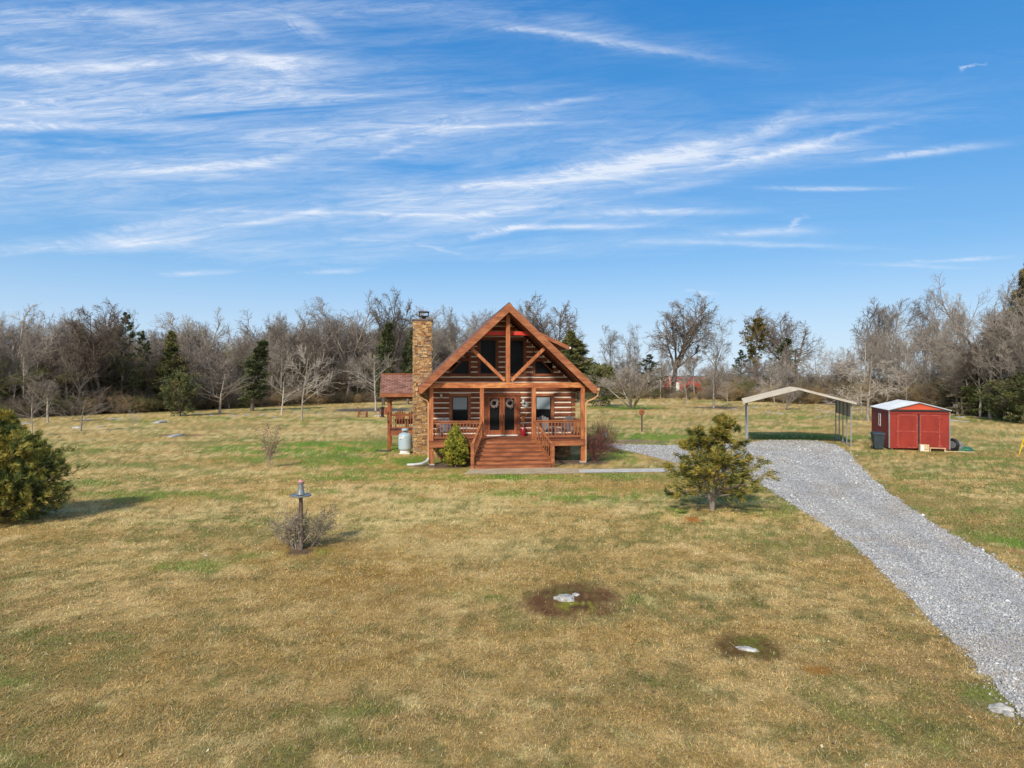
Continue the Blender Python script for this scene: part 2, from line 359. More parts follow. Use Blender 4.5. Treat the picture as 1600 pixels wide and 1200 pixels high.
# shingles: courses of tabs laid in the roof's own UV metres
def shingle_mat():
    m, nt, ns, ls, b = new_mat('brown_shingles')
    uv = ns.new('ShaderNodeTexCoord')
    br = ns.new('ShaderNodeTexBrick'); br.offset = .5
    br.inputs['Scale'].default_value = 1.0; br.inputs['Brick Width'].default_value = .32; br.inputs['Row Height'].default_value = .145
    br.inputs['Mortar Size'].default_value = .012; br.inputs['Bias'].default_value = 0
    br.inputs['Color1'].default_value = (.15, .07, .05, 1); br.inputs['Color2'].default_value = (.33, .17, .125, 1)
    br.inputs['Mortar'].default_value = (.055, .03, .022, 1)
    ls.new(uv.outputs['UV'], br.inputs['Vector'])
    n = noise(ns, ls, uv.outputs['UV'], 2.0, 5)
    mr = ns.new('ShaderNodeMapRange'); mr.inputs[3].default_value = .7; mr.inputs[4].default_value = 1.35; ls.new(n, mr.inputs[0])
    mx = ns.new('ShaderNodeVectorMath'); mx.operation = 'SCALE'; ls.new(br.outputs['Color'], mx.inputs[0]); ls.new(mr.outputs[0], mx.inputs[3])
    ls.new(mx.outputs[0], b.inputs['Base Color']); b.inputs['Roughness'].default_value = .9; b.inputs['Specular IOR Level'].default_value = .2
    bump(ns, ls, b, br.outputs['Fac'], -.5, .02)
    return m
M['shingle'] = shingle_mat()

# ------------------------------------------------------------------ the lawn's colour, as a function of place
def vnoise(x, y, seed):
    xi = np.floor(x).astype(np.int64); yi = np.floor(y).astype(np.int64); fx = x - xi; fy = y - yi
    fx = fx * fx * (3 - 2 * fx); fy = fy * fy * (3 - 2 * fy)
    def h(a, b):
        n = (a * 374761393 + b * 668265263 + seed * 974711) & 0xffffffff
        n = ((n ^ (n >> 13)) * 1274126177) & 0xffffffff
        return ((n ^ (n >> 16)) & 0xffff) / 65535.0
    return (h(xi, yi) * (1 - fx) + h(xi + 1, yi) * fx) * (1 - fy) + (h(xi, yi + 1) * (1 - fx) + h(xi + 1, yi + 1) * fx) * fy
def fbm(x, y, scale, seed, octs=4, sx=1.0):
    t = 0; a = 1.0; s = 0
    for i in range(octs):
        t = t + a * vnoise(x / scale * sx * 2 ** i + 17.3 * i, y / scale * 2 ** i + 9.1 * i, seed + i); s += a; a *= .55
    return t / s
def sstep(a, b, v): t = np.clip((v - a) / (b - a), 0, 1); return t * t * (3 - 2 * t)
def ell_px(px, py, rx, ry):
    """an ellipse on the ground from where the photo shows it: (X, Y, half width, half depth)"""
    X, Y = ground_pt(px, py); y0 = ground_pt(px, py + ry)[1]; y1 = ground_pt(px, max(py - ry, HOR + 8))[1]
    return X, (y0 + y1) / 2, rx / F * Y, (y1 - y0) / 2
def ell(x, y, e, soft=.35, wob=.22, seed=5):
    X, Y, a, b = e
    d = np.sqrt(((x - X) / a) ** 2 + ((y - Y) / b) ** 2) + wob * (fbm(x, y, max(min(a, b) * .6, .25), seed, 3) - .5) * 2
    return 1 - sstep(1 - soft, 1 + soft, d)
GREEN = [(490, 702, 140, 11, 1.1), (590, 722, 110, 9, 1.0), (560, 742, 130, 8, .8), (880, 775, 150, 12, .6), (780, 748, 120, 6, 1.0), (990, 683, 90, 7, 1.0), (1240, 682, 85, 5, 1.0),
         (310, 885, 70, 10, .5), (1590, 850, 32, 9, .8), (120, 757, 45, 7, .5), (985, 637, 60, 3.5, .8), (960, 714, 34, 10, .8), (940, 745, 120, 6, .4), (400, 712, 70, 10, .5), (240, 775, 160, 8, .45),
         (470, 768, 60, 5, .5), (640, 765, 70, 5, .35), (1185, 803, 60, 7, .4), (1050, 800, 35, 7, .6), (400, 868, 30, 5, .5), (480, 862, 32, 5, .6), (770, 928, 80, 12, .2), (1000, 655, 80, 4, .45), (1240, 652, 120, 4, .4),
         (1240, 668, 100, 3, .35), (300, 655, 120, 4, .3), (520, 655, 90, 4, .3), (720, 735, 30, 4, .5), (640, 782, 40, 6, .3), (130, 700, 80, 6, .25), (620, 660, 40, 3, .3), (1500, 655, 70, 4, .4), (870, 722, 22, 4, .4)]
PALE = [(620, 815, 190, 32, .9), (330, 740, 150, 9, .8), (720, 850, 160, 20, .5), (180, 880, 160, 16, .4), (450, 678, 200, 5, .7), (960, 665, 120, 3, .6), (820, 765, 120, 5, .3), (1200, 662, 180, 3, .5), (250, 668, 180, 6, .35), (600, 705, 40, 3, .6), (720, 742, 120, 3, .6),
        (870, 640, 60, 3, .5), (1180, 645, 200, 3, .3), (240, 810, 160, 14, .3), (640, 850, 160, 20, .25)]
BROWN = [(1430, 790, 120, 40, .35), (1400, 745, 60, 12, .4), (1100, 760, 60, 10, .2), (160, 780, 80, 8, .4), (1270, 850, 60, 40, .35), (1500, 1050, 120, 60, .3), (620, 940, 110, 35, .2), (470, 855, 60, 10, .35), (1113, 800, 40, 6, .5)]
GREEN = [(ell_px(*g[:4]), g[4]) for g in GREEN]; PALE = [(ell_px(*g[:4]), g[4]) for g in PALE]; BROWN = [(ell_px(*g[:4]), g[4]) for g in BROWN]
MULCH = [(ell_px(888, 938, 76, 27), (.135, .066, .028)), (ell_px(1168, 1012, 62, 21), (.135, .078, .026)), (ell_px(1278, 1048, 23, 8), (.30, .15, .035)), (ell_px(1083, 812, 12, 3.2), (.42, .17, .04)),
         (ell_px(700, 727, 52, 4), (.11, .075, .055)), (ell_px(893, 722, 60, 4), (.12, .085, .06)), (ell_px(590, 641, 62, 3.2), (.10, .09, .075)), (ell_px(1120, 637, 40, 2), (.10, .085, .075)),
         (ell_px(285, 680, 38, 1.6), (.20, .12, .06)), (ell_px(585, 652, 34, 2.3), (.58, .40, .12)), (ell_px(1560, 1105, 40, 18), (.20, .17, .06)), (ell_px(990, 690, 50, 2.5), (.24, .17, .10)), (ell_px(1165, 699, 16, 4), (.36, .20, .09)),
         (ell_px(1588, 862, 12, 4), (.36, .19, .07)), (ell_px(470, 862, 22, 5), (.13, .085, .055))]
MOSS = [(ell_px(905, 945, 26, 9), (.26, .25, .03)), (ell_px(1175, 1003, 34, 9), (.16, .17, .03)), (ell_px(870, 925, 50, 8), (.15, .13, .035)), (ell_px(1200, 1020, 30, 8), (.17, .15, .03)), (ell_px(1545, 1085, 40, 12), (.19, .20, .05))]
def lawn(x, y):
    n1 = fbm(x, y, 7.0, 11, 4, .55); n2 = fbm(x, y, 1.6, 29, 4, .7); n3 = fbm(x, y, .42, 41, 3); n4 = fbm(x, y, 3.0, 71, 4, .6); n5 = fbm(x, y, 22.0, 91, 3, .4); n6 = fbm(x, y, .17, 171, 2)
    def c(r, g, b): return np.array([r, g, b])[None, :]
    k = lambda v: v[:, None]
    dr_ = np.random.default_rng(len(x)); dz_ = dr_.normal(0, 1, len(x)) * np.where(y < 60, 1.0, .5); near = 1 - sstep(9, 24, y)
    n2 = n2 + .050 * dz_; n3 = n3 + .085 * dr_.normal(0, 1, len(x))
    col = c(.425, .285, .108) * (1 - .10 * k(near)) + k(n4 - .5) * c(.26, .22, .14) + k(n6 - .5) * c(.22, .16, .08)
    # pinkish brown thatch, pale straw
    t = sstep(.46, .60, .38 * n2 + .42 * n3 + .2 * n1 + .02 * near); col = col * (1 - k(t) * .9) + k(t) * .9 * c(.285, .170, .088)
    t = sstep(.51, .64, .4 * fbm(x, y, 2.2, 131, 4, .5) + .4 * fbm(x, y, .5, 139, 3) + .2 * fbm(x, y, 9, 151, 3)); t = t * (.85 - .40 * near); col = col * (1 - k(t)) + k(t) * c(.60, .43, .20)
    bias = np.zeros_like(x); pale = np.zeros_like(x); brn = np.zeros_like(x)
    for e, a in GREEN: bias = np.maximum(bias, a * ell(x, y, e, .6, .5, 7))
    for e, a in PALE: pale = np.maximum(pale, a * ell(x, y, e, .7, .5, 8))
    for e, a in BROWN: brn = np.maximum(brn, a * ell(x, y, e, .7, .5, 9))
    t = np.clip(brn * (.5 + n2) - bias, 0, 1); col = col * (1 - k(t)) + k(t) * c(.31, .185, .085)
    far = sstep(30, 60, y)
    t = np.clip(np.maximum(pale * (1 - .3 * far), far * .30) * sstep(.3, .6, n2) - bias, 0, .85); col = col * (1 - k(t)) + k(t) * c(.60, .46, .21)
    og = .24 * n1 + .30 * n2 + .34 * n3 + .12 * n5
    t = sstep(.475, .565, og - .01 * far) * (.74 - .25 * far); col = col * (1 - k(t)) + k(t) * c(.225, .190, .056)      # olive, half dormant
    t = sstep(.545, .64, .3 * n1 + .2 * n4 + .25 * n2 + .25 * n3 + .22 * bias * sstep(.25, .6, n2 * .6 + n3 * .4)); col = col * (1 - k(t) * .75) + k(t) * .75 * c(.165, .205, .045)
    t = bias * sstep(.31, .53, n2 * .6 + n3 * .4); col = col * (1 - k(t)) + k(t) * (c(.135, .215, .028) + k(n3 - .5) * c(.16, .14, .02))
    col = col * (c(1.07, 1.06, .98) * (1 - .06 * k(near)))
    t = sstep(.57, .68, .6 * fbm(x, y, .30, 191, 3) + .4 * n4) * (1 - .3 * far); col = col * (1 - k(t) * .55) + k(t) * .55 * c(.125, .125, .035)
    t = sstep(.60, .70, .6 * fbm(x, y, .45, 197, 3) + .4 * n4); col = col * (1 - k(t) * .5) + k(t) * .5 * c(.60, .47, .20)
    for e, m in MULCH:
        t = np.clip(ell(x, y, e, .28, .42, 12) + .08 * dz_ * (ell(x, y, e, .5, .4, 12) > .02), 0, 1); col = col * (1 - k(t)) + k(t) * (np.array(m)[None, :] * (.65 + .7 * k(n3)))
    for e, m in MOSS:
        t = ell(x, y, e, .5, .5, 14) * sstep(.35, .6, n3); col = col * (1 - k(t)) + k(t) * np.array(m)[None, :]
    return np.clip(col, .01, .8)
def bare(x, y):
    """where no grass stands"""
    t = np.zeros_like(x)
    for e, m in MULCH: t = np.maximum(t, ell(x, y, e, .28, .42, 12))
    return t

# driveway outline on the ground
DR_L = [(1745, 1262), (1660, 1180), (1600, 1121), (1568, 1086), (1526, 1037), (1468, 983), (1415, 929), (1365, 879), (1330, 850), (1292, 822), (1242, 790), (1204, 766), (1180, 750), (1120, 735), (1050, 722), (1010, 711), (978, 704), (946, 697)]
DR_R = [(1900, 1085), (1700, 962), (1600, 902), (1568, 883), (1534, 860), (1476, 830), (1434, 803), (1392, 772), (1362, 748), (1342, 728), (1330, 712), (1318, 702), (1303, 694), (1275, 689), (1240, 688), (1200, 688), (1172, 691), (1100, 694), (1040, 696), (985, 695), (950, 693.5)]
def to_ground(l): return np.array([ground_pt(*p) for p in l])
def refine(P, step, jit, seed):
    rr = np.random.default_rng(seed); out = []
    for a, b in zip(P[:-1], P[1:]):
        L = np.hypot(*(b - a)); n = max(1, int(L / step))
        for i in range(n): out.append(a + (b - a) * i / n)
    out.append(P[-1]); out = np.array(out)
    for _ in range(2): out[1:-1] = (out[:-2] + 2 * out[1:-1] + out[2:]) / 4
    out[1:-1] += rr.normal(size=out[1:-1].shape) * jit
    return out
DL = to_ground(DR_L); DRR = to_ground(DR_R)
POLY = np.concatenate([refine(DL, .22, .045, 1), refine(DRR, .22, .05, 2)[::-1]])
def inside(x, y, P):
    r = np.zeros(len(x), dtype=bool); a = P; b = np.roll(P, -1, axis=0)
    for (x0, y0), (x1, y1) in zip(a, b):
        if y0 == y1: continue
        c = ((y0 > y) != (y1 > y)) & (x < (x1 - x0) * (y - y0) / (y1 - y0) + x0); r ^= c
    return r

# the ground sheet: finer near the camera, reaching the horizon
ys = [-40.0]
while ys[-1] < 3500:
    Yd = max(abs(ys[-1] - 0.0), 6.0)
    ys.append(ys[-1] + (2.0 if ys[-1] < 3 else .085 * (Yd / 7.0) ** 1.45))
ys = np.array(ys)
ts = np.concatenate([np.linspace(-4, -.78, 36)[:-1], np.linspace(-.78, .78, 580), np.linspace(.78, 4, 36)[1:]])
TT, YY = np.meshgrid(ts, ys); XX = TT * (YY + 46) * np.where(YY > 60, 1, 1)
XX = TT * np.maximum(YY + 6, 46 * np.clip((40 - YY) / 80, .0, 1) + 8)
gx, gy = XX.ravel(), YY.ravel()
gz = np.where(gy > 60, 0.25 * sstep(60, 130, gy) * (fbm(gx, gy, 40, 301, 3) - .5), 0.0)
gc = lawn(gx, gy)
nr, nc = XX.shape
idx = np.arange(nr * nc).reshape(nr, nc)
quads = np.stack([idx[:-1, :-1], idx[:-1, 1:], idx[1:, 1:], idx[1:, :-1]], -1).reshape(-1, 4)
def lawn_mat():
    m, nt, ns, ls, b = new_mat('lawn')
    at = ns.new('ShaderNodeAttribute'); at.attribute_name = 'tint'
    a1 = noise(ns, ls, mapped(ns, ls, (1, 1, 1)), 16.0, 7, .78)
    a2 = noise(ns, ls, mapped(ns, ls, (1.2, 2.6, 1)), 1.3, 7, .72)
    def mr(f, lo, hi):
        q = ns.new('ShaderNodeMapRange'); q.inputs[1].default_value = .32; q.inputs[2].default_value = .68; q.inputs[3].default_value = lo; q.inputs[4].default_value = hi; ls.new(f, q.inputs[0]); return q.outputs[0]
    mm = ns.new('ShaderNodeMath'); mm.operation = 'MULTIPLY'; ls.new(mr(a1, .62, 1.38), mm.inputs[0]); ls.new(mr(a2, .80, 1.20), mm.inputs[1])
    mx = ns.new('ShaderNodeVectorMath'); mx.operation = 'SCALE'; ls.new(at.outputs['Color'], mx.inputs[0]); ls.new(mm.outputs[0], mx.inputs[3])
    ls.new(mx.outputs[0], b.inputs['Base Color']); b.inputs['Roughness'].default_value = .95; b.inputs['Specular IOR Level'].default_value = .08
    bump(ns, ls, b, a1, .6, .05)
    return m
M['lawn'] = lawn_mat()
g_o = np_mesh('ground', np.stack([gx, gy, gz], 1), [quads], M['lawn'], None, gc, True); tag(g_o, kind='structure')

# grass blades over the near lawn: short, dry, leaning
def make_grass():
    rng = np.random.default_rng(3)
    V = []; C = []
    bands = [(6.3, 9, 2900), (9, 12, 1900), (12, 16, 1050), (16, 22, 520), (22, 31, 230), (31, 42, 60), (42, 56, 18)]
    for y0, y1, dens in bands:
        w = .80 * y1 + 1.2; n = int(dens * (y1 - y0) * 2 * w)
        x = rng.uniform(-w, w, n); y = rng.uniform(y0, y1, n)
        keep = (np.abs(x) < .80 * y + 1.2)
        x, y = x[keep], y[keep]
        dr = inside(x, y, POLY); b = bare(x, y)
        keep = (~dr) & (rng.random(len(x)) > b * .80) & ~((y > 32.4) & (x > -6) & (x < 5.5))
        x, y = x[keep], y[keep]; n = len(x)
        c = lawn(x, y)
        tuft = fbm(x, y, .35, 501, 3)
        hh = rng.uniform(.010, .030, n) * (.55 + 1.1 * tuft) * (1 + .02 * y)
        isg = (c[:, 1] > c[:, 0]); hh = hh * np.where(isg, 1.15, 1)
        wd = rng.uniform(.0028, .0058, n) * (y / 8.0) ** .8
        th = rng.uniform(0, 2 * np.pi, n); ln = rng.uniform(.3, 3.6, n)
        base = np.stack([x, y, np.full(n, -.002)], 1)
        side = np.stack([np.cos(th + 1.57), np.sin(th + 1.57), np.zeros(n)], 1) * wd[:, None]
        tip = base + np.stack([np.cos(th) * ln * hh, np.sin(th) * ln * hh, hh], 1)
        V.append(np.stack([base - side, base + side, tip], 1).reshape(-1, 3))
        jit = rng.normal(0, 1, (n, 1)); hue = rng.normal(0, 1, (n, 1))
        c2 = c * np.exp(.27 * jit) * (1 + np.concatenate([.05 * hue, -.02 * hue, -.12 * hue], 1))
        gr = rng.random(n) < .055; c2[gr] = c2[gr] * .35 + np.array([.11, .19, .03]) * .7
        pl = rng.random(n) < .10; c2[pl] = c2[pl] * .5 + np.array([.62, .50, .28]) * .55
        C.append(np.repeat(np.clip(c2 * 1.05, .01, .9), 3, axis=0))
    V = np.concatenate(V); C = np.concatenate(C)
    o = np_mesh('grass', V, [np.arange(len(V)).reshape(-1, 3)], M['blades'], None, C)
    tag(o, 'short dry winter grass covering the lawn', kind='stuff')
    # leaf litter: small dead leaves lying about
    n = 900; y = 6.6 + 26 * rng.random(n) ** 1.5; x = rng.uniform(-.8, .8, n) * y; keep = ~inside(x, y, POLY); x, y = x[keep], y[keep]; n = len(x)
    th = rng.uniform(0, 6.28, n); s = rng.uniform(.012, .030, n); u = np.stack([np.cos(th), np.sin(th), rng.uniform(-.3, .5, n)], 1) * s[:, None]; w = np.stack([-np.sin(th), np.cos(th), rng.uniform(-.3, .5, n)], 1) * s[:, None] * .6
    b0 = np.stack([x, y, rng.uniform(.012, .03, n)], 1); V = np.stack([b0 - u, b0 - w, b0 + u, b0 + w], 1).reshape(-1, 3)
    lc = np.array([(.34, .20, .09), (.22, .12, .06), (.50, .38, .16), (.14, .08, .045), (.58, .50, .30)])[rng.integers(5, size=n)]
    o = np_mesh('fallen_leaves', V, [np.arange(len(V)).reshape(-1, 4)], M['blades'], None, np.repeat(lc, 4, axis=0)); tag(o, 'small dead leaves scattered in the lawn', kind='stuff')
make_grass()

# gravel driveway: a sheet, plus crushed stones lying on it and strewn over its edge
def drive_mat():
    m, nt, ns, ls, b = new_mat('driveway_gravel')
    vec = mapped(ns, ls, (1, 1, 1))
    v = ns.new('ShaderNodeTexVoronoi'); v.inputs['Scale'].default_value = 17; ls.new(vec, v.inputs['Vector'])
    n = noise(ns, ls, vec, .6, 5)
    sp = ns.new('ShaderNodeSeparateXYZ'); ls.new(v.outputs['Color'], sp.inputs[0])
    c = ramp(ns, ls, sp.outputs[0], [(.0, (.17, .165, .16)), (.35, (.30, .295, .285)), (.7, (.43, .42, .405)), (1, (.60, .59, .57))])
    mr = ns.new('ShaderNodeMapRange'); mr.inputs[1].default_value = .3; mr.inputs[2].default_value = .7; mr.inputs[3].default_value = .8; mr.inputs[4].default_value = 1.15; ls.new(n, mr.inputs[0])
    mx = ns.new('ShaderNodeVectorMath'); mx.operation = 'SCALE'; ls.new(c, mx.inputs[0]); ls.new(mr.outputs[0], mx.inputs[3])
    ls.new(mx.outputs[0], b.inputs['Base Color']); b.inputs['Roughness'].default_value = .95; b.inputs['Specular IOR Level'].default_value = .15
    bump(ns, ls, b, v.outputs['Distance'], .35, .012)
    return m
M['drive'] = drive_mat()
me = bpy.data.meshes.new('driveway')
me.from_pydata([(p[0], p[1], .006) for p in POLY], [], [list(range(len(POLY)))]); me.materials.append(M['drive']); me.update()
import bmesh as _bm
b_ = _bm.new(); b_.from_mesh(me); _bm.ops.triangulate(b_, faces=b_.faces[:]); _bm.ops.recalc_face_normals(b_, faces=b_.faces[:])
for f_ in b_.faces:
    if f_.normal.z < 0: f_.normal_flip()
b_.to_mesh(me); b_.free()
dro = bpy.data.objects.new('driveway', me); COL.objects.link(dro); tag(dro, kind='structure')

def make_pebbles():
    rng = np.random.default_rng(8)
    X = []; 
    for y0, y1, dens, s in [(7.2, 11, 2100, .0150), (11, 16, 1500, .0160), (16, 24, 800, .019), (24, 34, 380, .024), (34, 49, 150, .030)]:
        n = int(dens * (y1 - y0) * 24)
        x = rng.uniform(2, 26, n); y = rng.uniform(y0, y1, n)
        ins = inside(x, y, POLY)
        e = np.stack([x, y], 1)
        jx = x + rng.normal(0, .13, n); jy = y + rng.normal(0, .13, n)      # stones strewn a little over the edge
        jin = inside(jx, jy, POLY)
        keep = (ins | (jin & (rng.random(n) < .35))) & (x < .85 * y + 1)
        x, y = x[keep], y[keep]; sz = s * np.exp(rng.normal(0, .35, len(x)))
        X.append(np.stack([x, y, sz], 1))
    X = np.concatenate(X); n = len(X)
    o6 = np.array([[1, 0, 0], [0, 1, 0], [-1, 0, 0], [0, -1, 0], [0, 0, 1], [0, 0, -1.]])
    fc = np.array([[0, 1, 4], [1, 2, 4], [2, 3, 4], [3, 0, 4], [1, 0, 5], [2, 1, 5], [3, 2, 5], [0, 3, 5]])
    # two faint wheel tracks worn along the drive
    so, sr = np.argsort(DL[:, 1]), np.argsort(DRR[:12, 1]); xl = np.interp(X[:, 1], DL[so, 1], DL[so, 0]); xr = np.interp(X[:, 1], DRR[:12][sr, 1], DRR[:12][sr, 0])
    fr = (X[:, 0] - xl) / np.maximum(xr - xl, .5); rut = (np.exp(-((fr - .30) / .085) ** 2) + np.exp(-((fr - .70) / .085) ** 2)) * (X[:, 1] < 34)
    X[:, 2] *= 1 - .25 * rut
    P = o6[None] * (1 + rng.normal(0, .25, (n, 6, 1)))
    P = P * rng.uniform(.6, 1.25, (n, 1, 3)); P[:, :, 2] *= .62
    th = rng.uniform(0, 6.28, n); c, s_ = np.cos(th), np.sin(th)
    tl = rng.normal(0, .35, n); ct, st = np.cos(tl), np.sin(tl)
    y_ = P[:, :, 1] * ct[:, None] - P[:, :, 2] * st[:, None]; z_ = P[:, :, 1] * st[:, None] + P[:, :, 2] * ct[:, None]
    x_ = P[:, :, 0] * c[:, None] - y_ * s_[:, None]; y2 = P[:, :, 0] * s_[:, None] + y_ * c[:, None]
    P = np.stack([x_, y2, z_], -1) * X[:, None, 2:3]
    P[:, :, 0] += X[:, None, 0]; P[:, :, 1] += X[:, None, 1]; P[:, :, 2] += X[:, None, 2] * .35 + .004
    base = np.array([[.28, .275, .265], [.38, .375, .36], [.47, .465, .45], [.58, .575, .55], [.38, .33, .29], [.31, .33, .33]])
    ci = rng.choice(6, n, p=[.20, .29, .25, .12, .07, .07]); C = base[ci] * np.exp(rng.normal(0, .10, (n, 1))) * 1.0
    dirt = sstep(.50, .68, fbm(X[:, 0], X[:, 1], 1.6, 611, 4))[:, None] * .35; C = C * (1 - dirt) + dirt * np.array([[.34, .28, .21]]); C = C * (1 - .13 * rut[:, None]); C = C * (.88 + .24 * fbm(X[:, 0] * 1.0, X[:, 1] * .35, .8, 613, 3)[:, None])
   
    Fc = (fc[None] + 6 * np.arange(n)[:, None, None]).reshape(-1, 3)
    o = np_mesh('gravel', P.reshape(-1, 3), [Fc], M['pebble'], None, np.repeat(C, 6, axis=0))
    tag(o, 'loose crushed grey stone on the driveway', kind='stuff')
make_pebbles()

# paths
def sheet(name, pts, z, mat):
    mb = MB(); mb.poly([(x, y, z) for x, y in pts], [list(range(len(pts)))]); o = mb.build(name, mat); return tag(o, kind='structure')
sheet('path', [ground_pt(*p) for p in [(725, 742), (738, 741), (800, 741), (866, 740.5), (905, 739.5), (905, 733), (866, 731), (800, 731), (735, 732)]], .008, M['tan'])
sheet('pavement', [ground_pt(*p) for p in [(905, 739), (940, 738.6), (1000, 738), (1060, 737.5), (1120, 740), (1196, 749), (1196, 744), (1120, 733.5), (1060, 731.6), (1000, 732.6), (940, 733.2), (905, 733.4)]], .014, M['conc'])

# ------------------------------------------------------------------ the log cabin
HYAW = math.radians(8.0); HX, HY = -0.21, 34.75
def HW(lx, ly, z=0): return (HX + lx * math.cos(HYAW) - ly * math.sin(HYAW), HY + lx * math.sin(HYAW) + ly * math.cos(HYAW), z)
cabin = thing('log_cabin', 'log cabin with white chinking, steep porch gable and broad flight of steps', 'cabin', (HX, HY, 0), HYAW)
ZD = 1.21           # deck
WY = 2.4            # front wall
LEN = 11.0
APEX, SL, EH = 8.13, .94, 4.5
def roof_z(x): return APEX - SL * abs(x)

# foundation of stone, set back under the wall
rs = random.Random(4)
STONES = [(.37, .215, .095), (.45, .27, .115), (.34, .18, .075), (.26, .155, .09), (.42, .295, .16), (.33, .24, .16), (.50, .34, .16), (.17, .105, .07), (.41, .22, .09)]
def stone_face(mb, x0, x1, y0, y1, z0, z1, ch=.085, depth=.05):
    """dry-stacked ledge stone round a rectangular core"""
    z = z0
    while z < z1 - .02:
        h = ch * rs.uniform(.6, 1.3); h = min(h, z1 - z)
        for side in range(4):
            a, b = (x0, x1) if side in (0, 2) else (y0, y1)
            p = a - rs.uniform(0, .2)
            while p < b:
                w = rs.uniform(.09, .30); q0, q1 = max(p, a), min(p + w, b); p += w
                if q1 - q0 < .03: continue
                d = rs.uniform(0, depth); g = .006; c = rs.choice(STONES); k = rs.uniform(.75, 1.2); c = tuple(v * k for v in c)
                e = .008
                if side == 0: mb.box(q0 + e, q1 - e, y0 - d, y0 + .06, z + g, z + h, c)
                elif side == 2: mb.box(q0 + e, q1 - e, y1 - .06, y1 + d, z + g, z + h, c)
                elif side == 3: mb.box(x0 - d, x0 + .06, q0 + e, q1 - e, z + g, z + h - .002, c)
                else: mb.box(x1 - .06, x1 + d, q0 + e, q1 - e, z + g, z + h - .002, c)
        z += h
    mb.box(x0 + .03, x1 - .03, y0 + .03, y1 - .03, z0, z1 - .01, (.16, .10, .06))
mb = MB(); stone_face(mb, -3.8, 3.8, WY + .05, LEN - .05, 0, ZD - .12, .13)
mb.build('foundation', M['stone'], cabin, colors=True)

# log walls: courses with openings cut where windows and doors stand
PITCH, LOGH = .276, .208
openings = [(-2.86, -1.70, 1.75, 3.50), (1.70, 2.86, 1.75, 3.50), (-.98, .98, ZD, 3.52), (-1.33, -.20, 4.44, 6.55), (.20, 1.33, 4.44, 6.55), (-2.80, -1.70, 4.44, 5.2), (1.70, 2.80, 4.44, 5.2)]
logs = MB(); ch = MB()
z = ZD + .18 - PITCH
k = 0
def log_piece(mb, x0, x1, z0, y):
    h = LOGH; d = .035
    prof = [(y + .12, z0), (y - .02, z0), (y - .05, z0 + d), (y - .058, z0 + h / 2), (y - .05, z0 + h - d), (y - .02, z0 + h), (y + .12, z0 + h)]
    mb.prism_yz(prof[::-1], x0, x1)
while z < 8:
    half = min(3.85, (APEX - .30 - (z + LOGH)) / SL)
    if half < .15: break
    cuts = sorted([(a, b) for a, b, c0, c1 in openings if c0 < z + LOGH - .03 and c1 > z + .03])
    p = -half; segs = []
    for a, b in cuts:
        if a > p: segs.append((p, a))
        p = b
    if p < half: segs.append((p, half))
    for a, b in segs:
        if a < b: log_piece(logs, a, b, z, WY)
    z += PITCH; k += 1
logs.build('log_wall', M['log'], cabin)
# chinking: one backing wall behind the logs with the same openings
zc = ZD - .1
edges = sorted(set([ZD - .1, 4.05] + [v for o_ in openings for v in o_[2:4]] + list(np.arange(4.05, 7.8, .12))))
for z0, z1 in zip(edges[:-1], edges[1:]):
    half = min(3.84, (APEX - .32 - z1) / SL)
    if half < .05: continue
    cuts = sorted([(a, b) for a, b, c0, c1 in openings if c0 < (z0 + z1) / 2 < c1]); p = -half
    for a, b in cuts + [(half, half)]:
        a = min(a, half)
        if a > p + .01: ch.box(p, a, WY - .012, WY + .10, z0, z1)
        p = max(p, b)
ch.build('chinking', M['chink'], cabin)
# side and back walls
sw = MB()
z = ZD + .18 - PITCH
while z + LOGH < 3.95:
    for s in (-1, 1):
        sw.box(s * 3.86 - .05, s * 3.86 + .05, WY + .13, LEN, z, z + LOGH)
    sw.box(-3.8, 3.8, LEN - .1, LEN, z, z + LOGH)
    for s in (-1, 1):        # log ends standing past the corner
        sw.box(s * 3.96 - .10, s * 3.96 + .10, WY - .03 - .10 * (k % 2), WY + .25, z + .01, z + LOGH - .01); k += 1
    z += PITCH
sw.build('side_wall', M['log'], cabin)
sc_ = MB()
for s in (-1, 1): sc_.box(s * 3.82 - .04, s * 3.82 + .04, WY + .12, LEN - .02, ZD - .1, 3.98)
sc_.box(-3.78, 3.78, LEN - .09, LEN - .02, ZD - .1, 3.97)
sc_.prism_xz([(-3.8, 3.97), (3.8, 3.97), (0, APEX - .34)], LEN - .09, LEN - .02)
sc_.build('side_chinking', M['chink'], cabin)

# main roof: shingles over a board deck that shows as the soffit
RT = .09
def roof_plane(name, x_top, z_top, x_low, z_low, y0, y1, thick, mat, parent, flip=False):
    """a sloping slab whose top face runs from (x_top, z_top) down to (x_low, z_low)"""
    mbx = MB(); t = thick
    pts = [(x_top, y0, z_top), (x_low, y0, z_low), (x_low, y1, z_low), (x_top, y1, z_top)]
    lowp = [(x, y, zz - t) for x, y, zz in pts]
    mbx.poly(lowp + pts, [(0, 3, 2, 1), (4, 5, 6, 7), (0, 1, 5, 4), (1, 2, 6, 5), (2, 3, 7, 6), (3, 0, 4, 7)])
    o = mbx.build(name, mat, parent)
    me_ = o.data; uvl = me_.uv_layers.new(name='UVMap')
    L = math.hypot(x_low - x_top, z_low - z_top)
    for pl in me_.polygons:
        for li in pl.loop_indices:
            co = me_.vertices[me_.loops[li].vertex_index].co
            uvl.data[li].uv = (co.y, abs(co.x - x_top) / max(abs(x_low - x_top), 1e-6) * L)
    if x_low < x_top: me_.flip_normals()
    return o
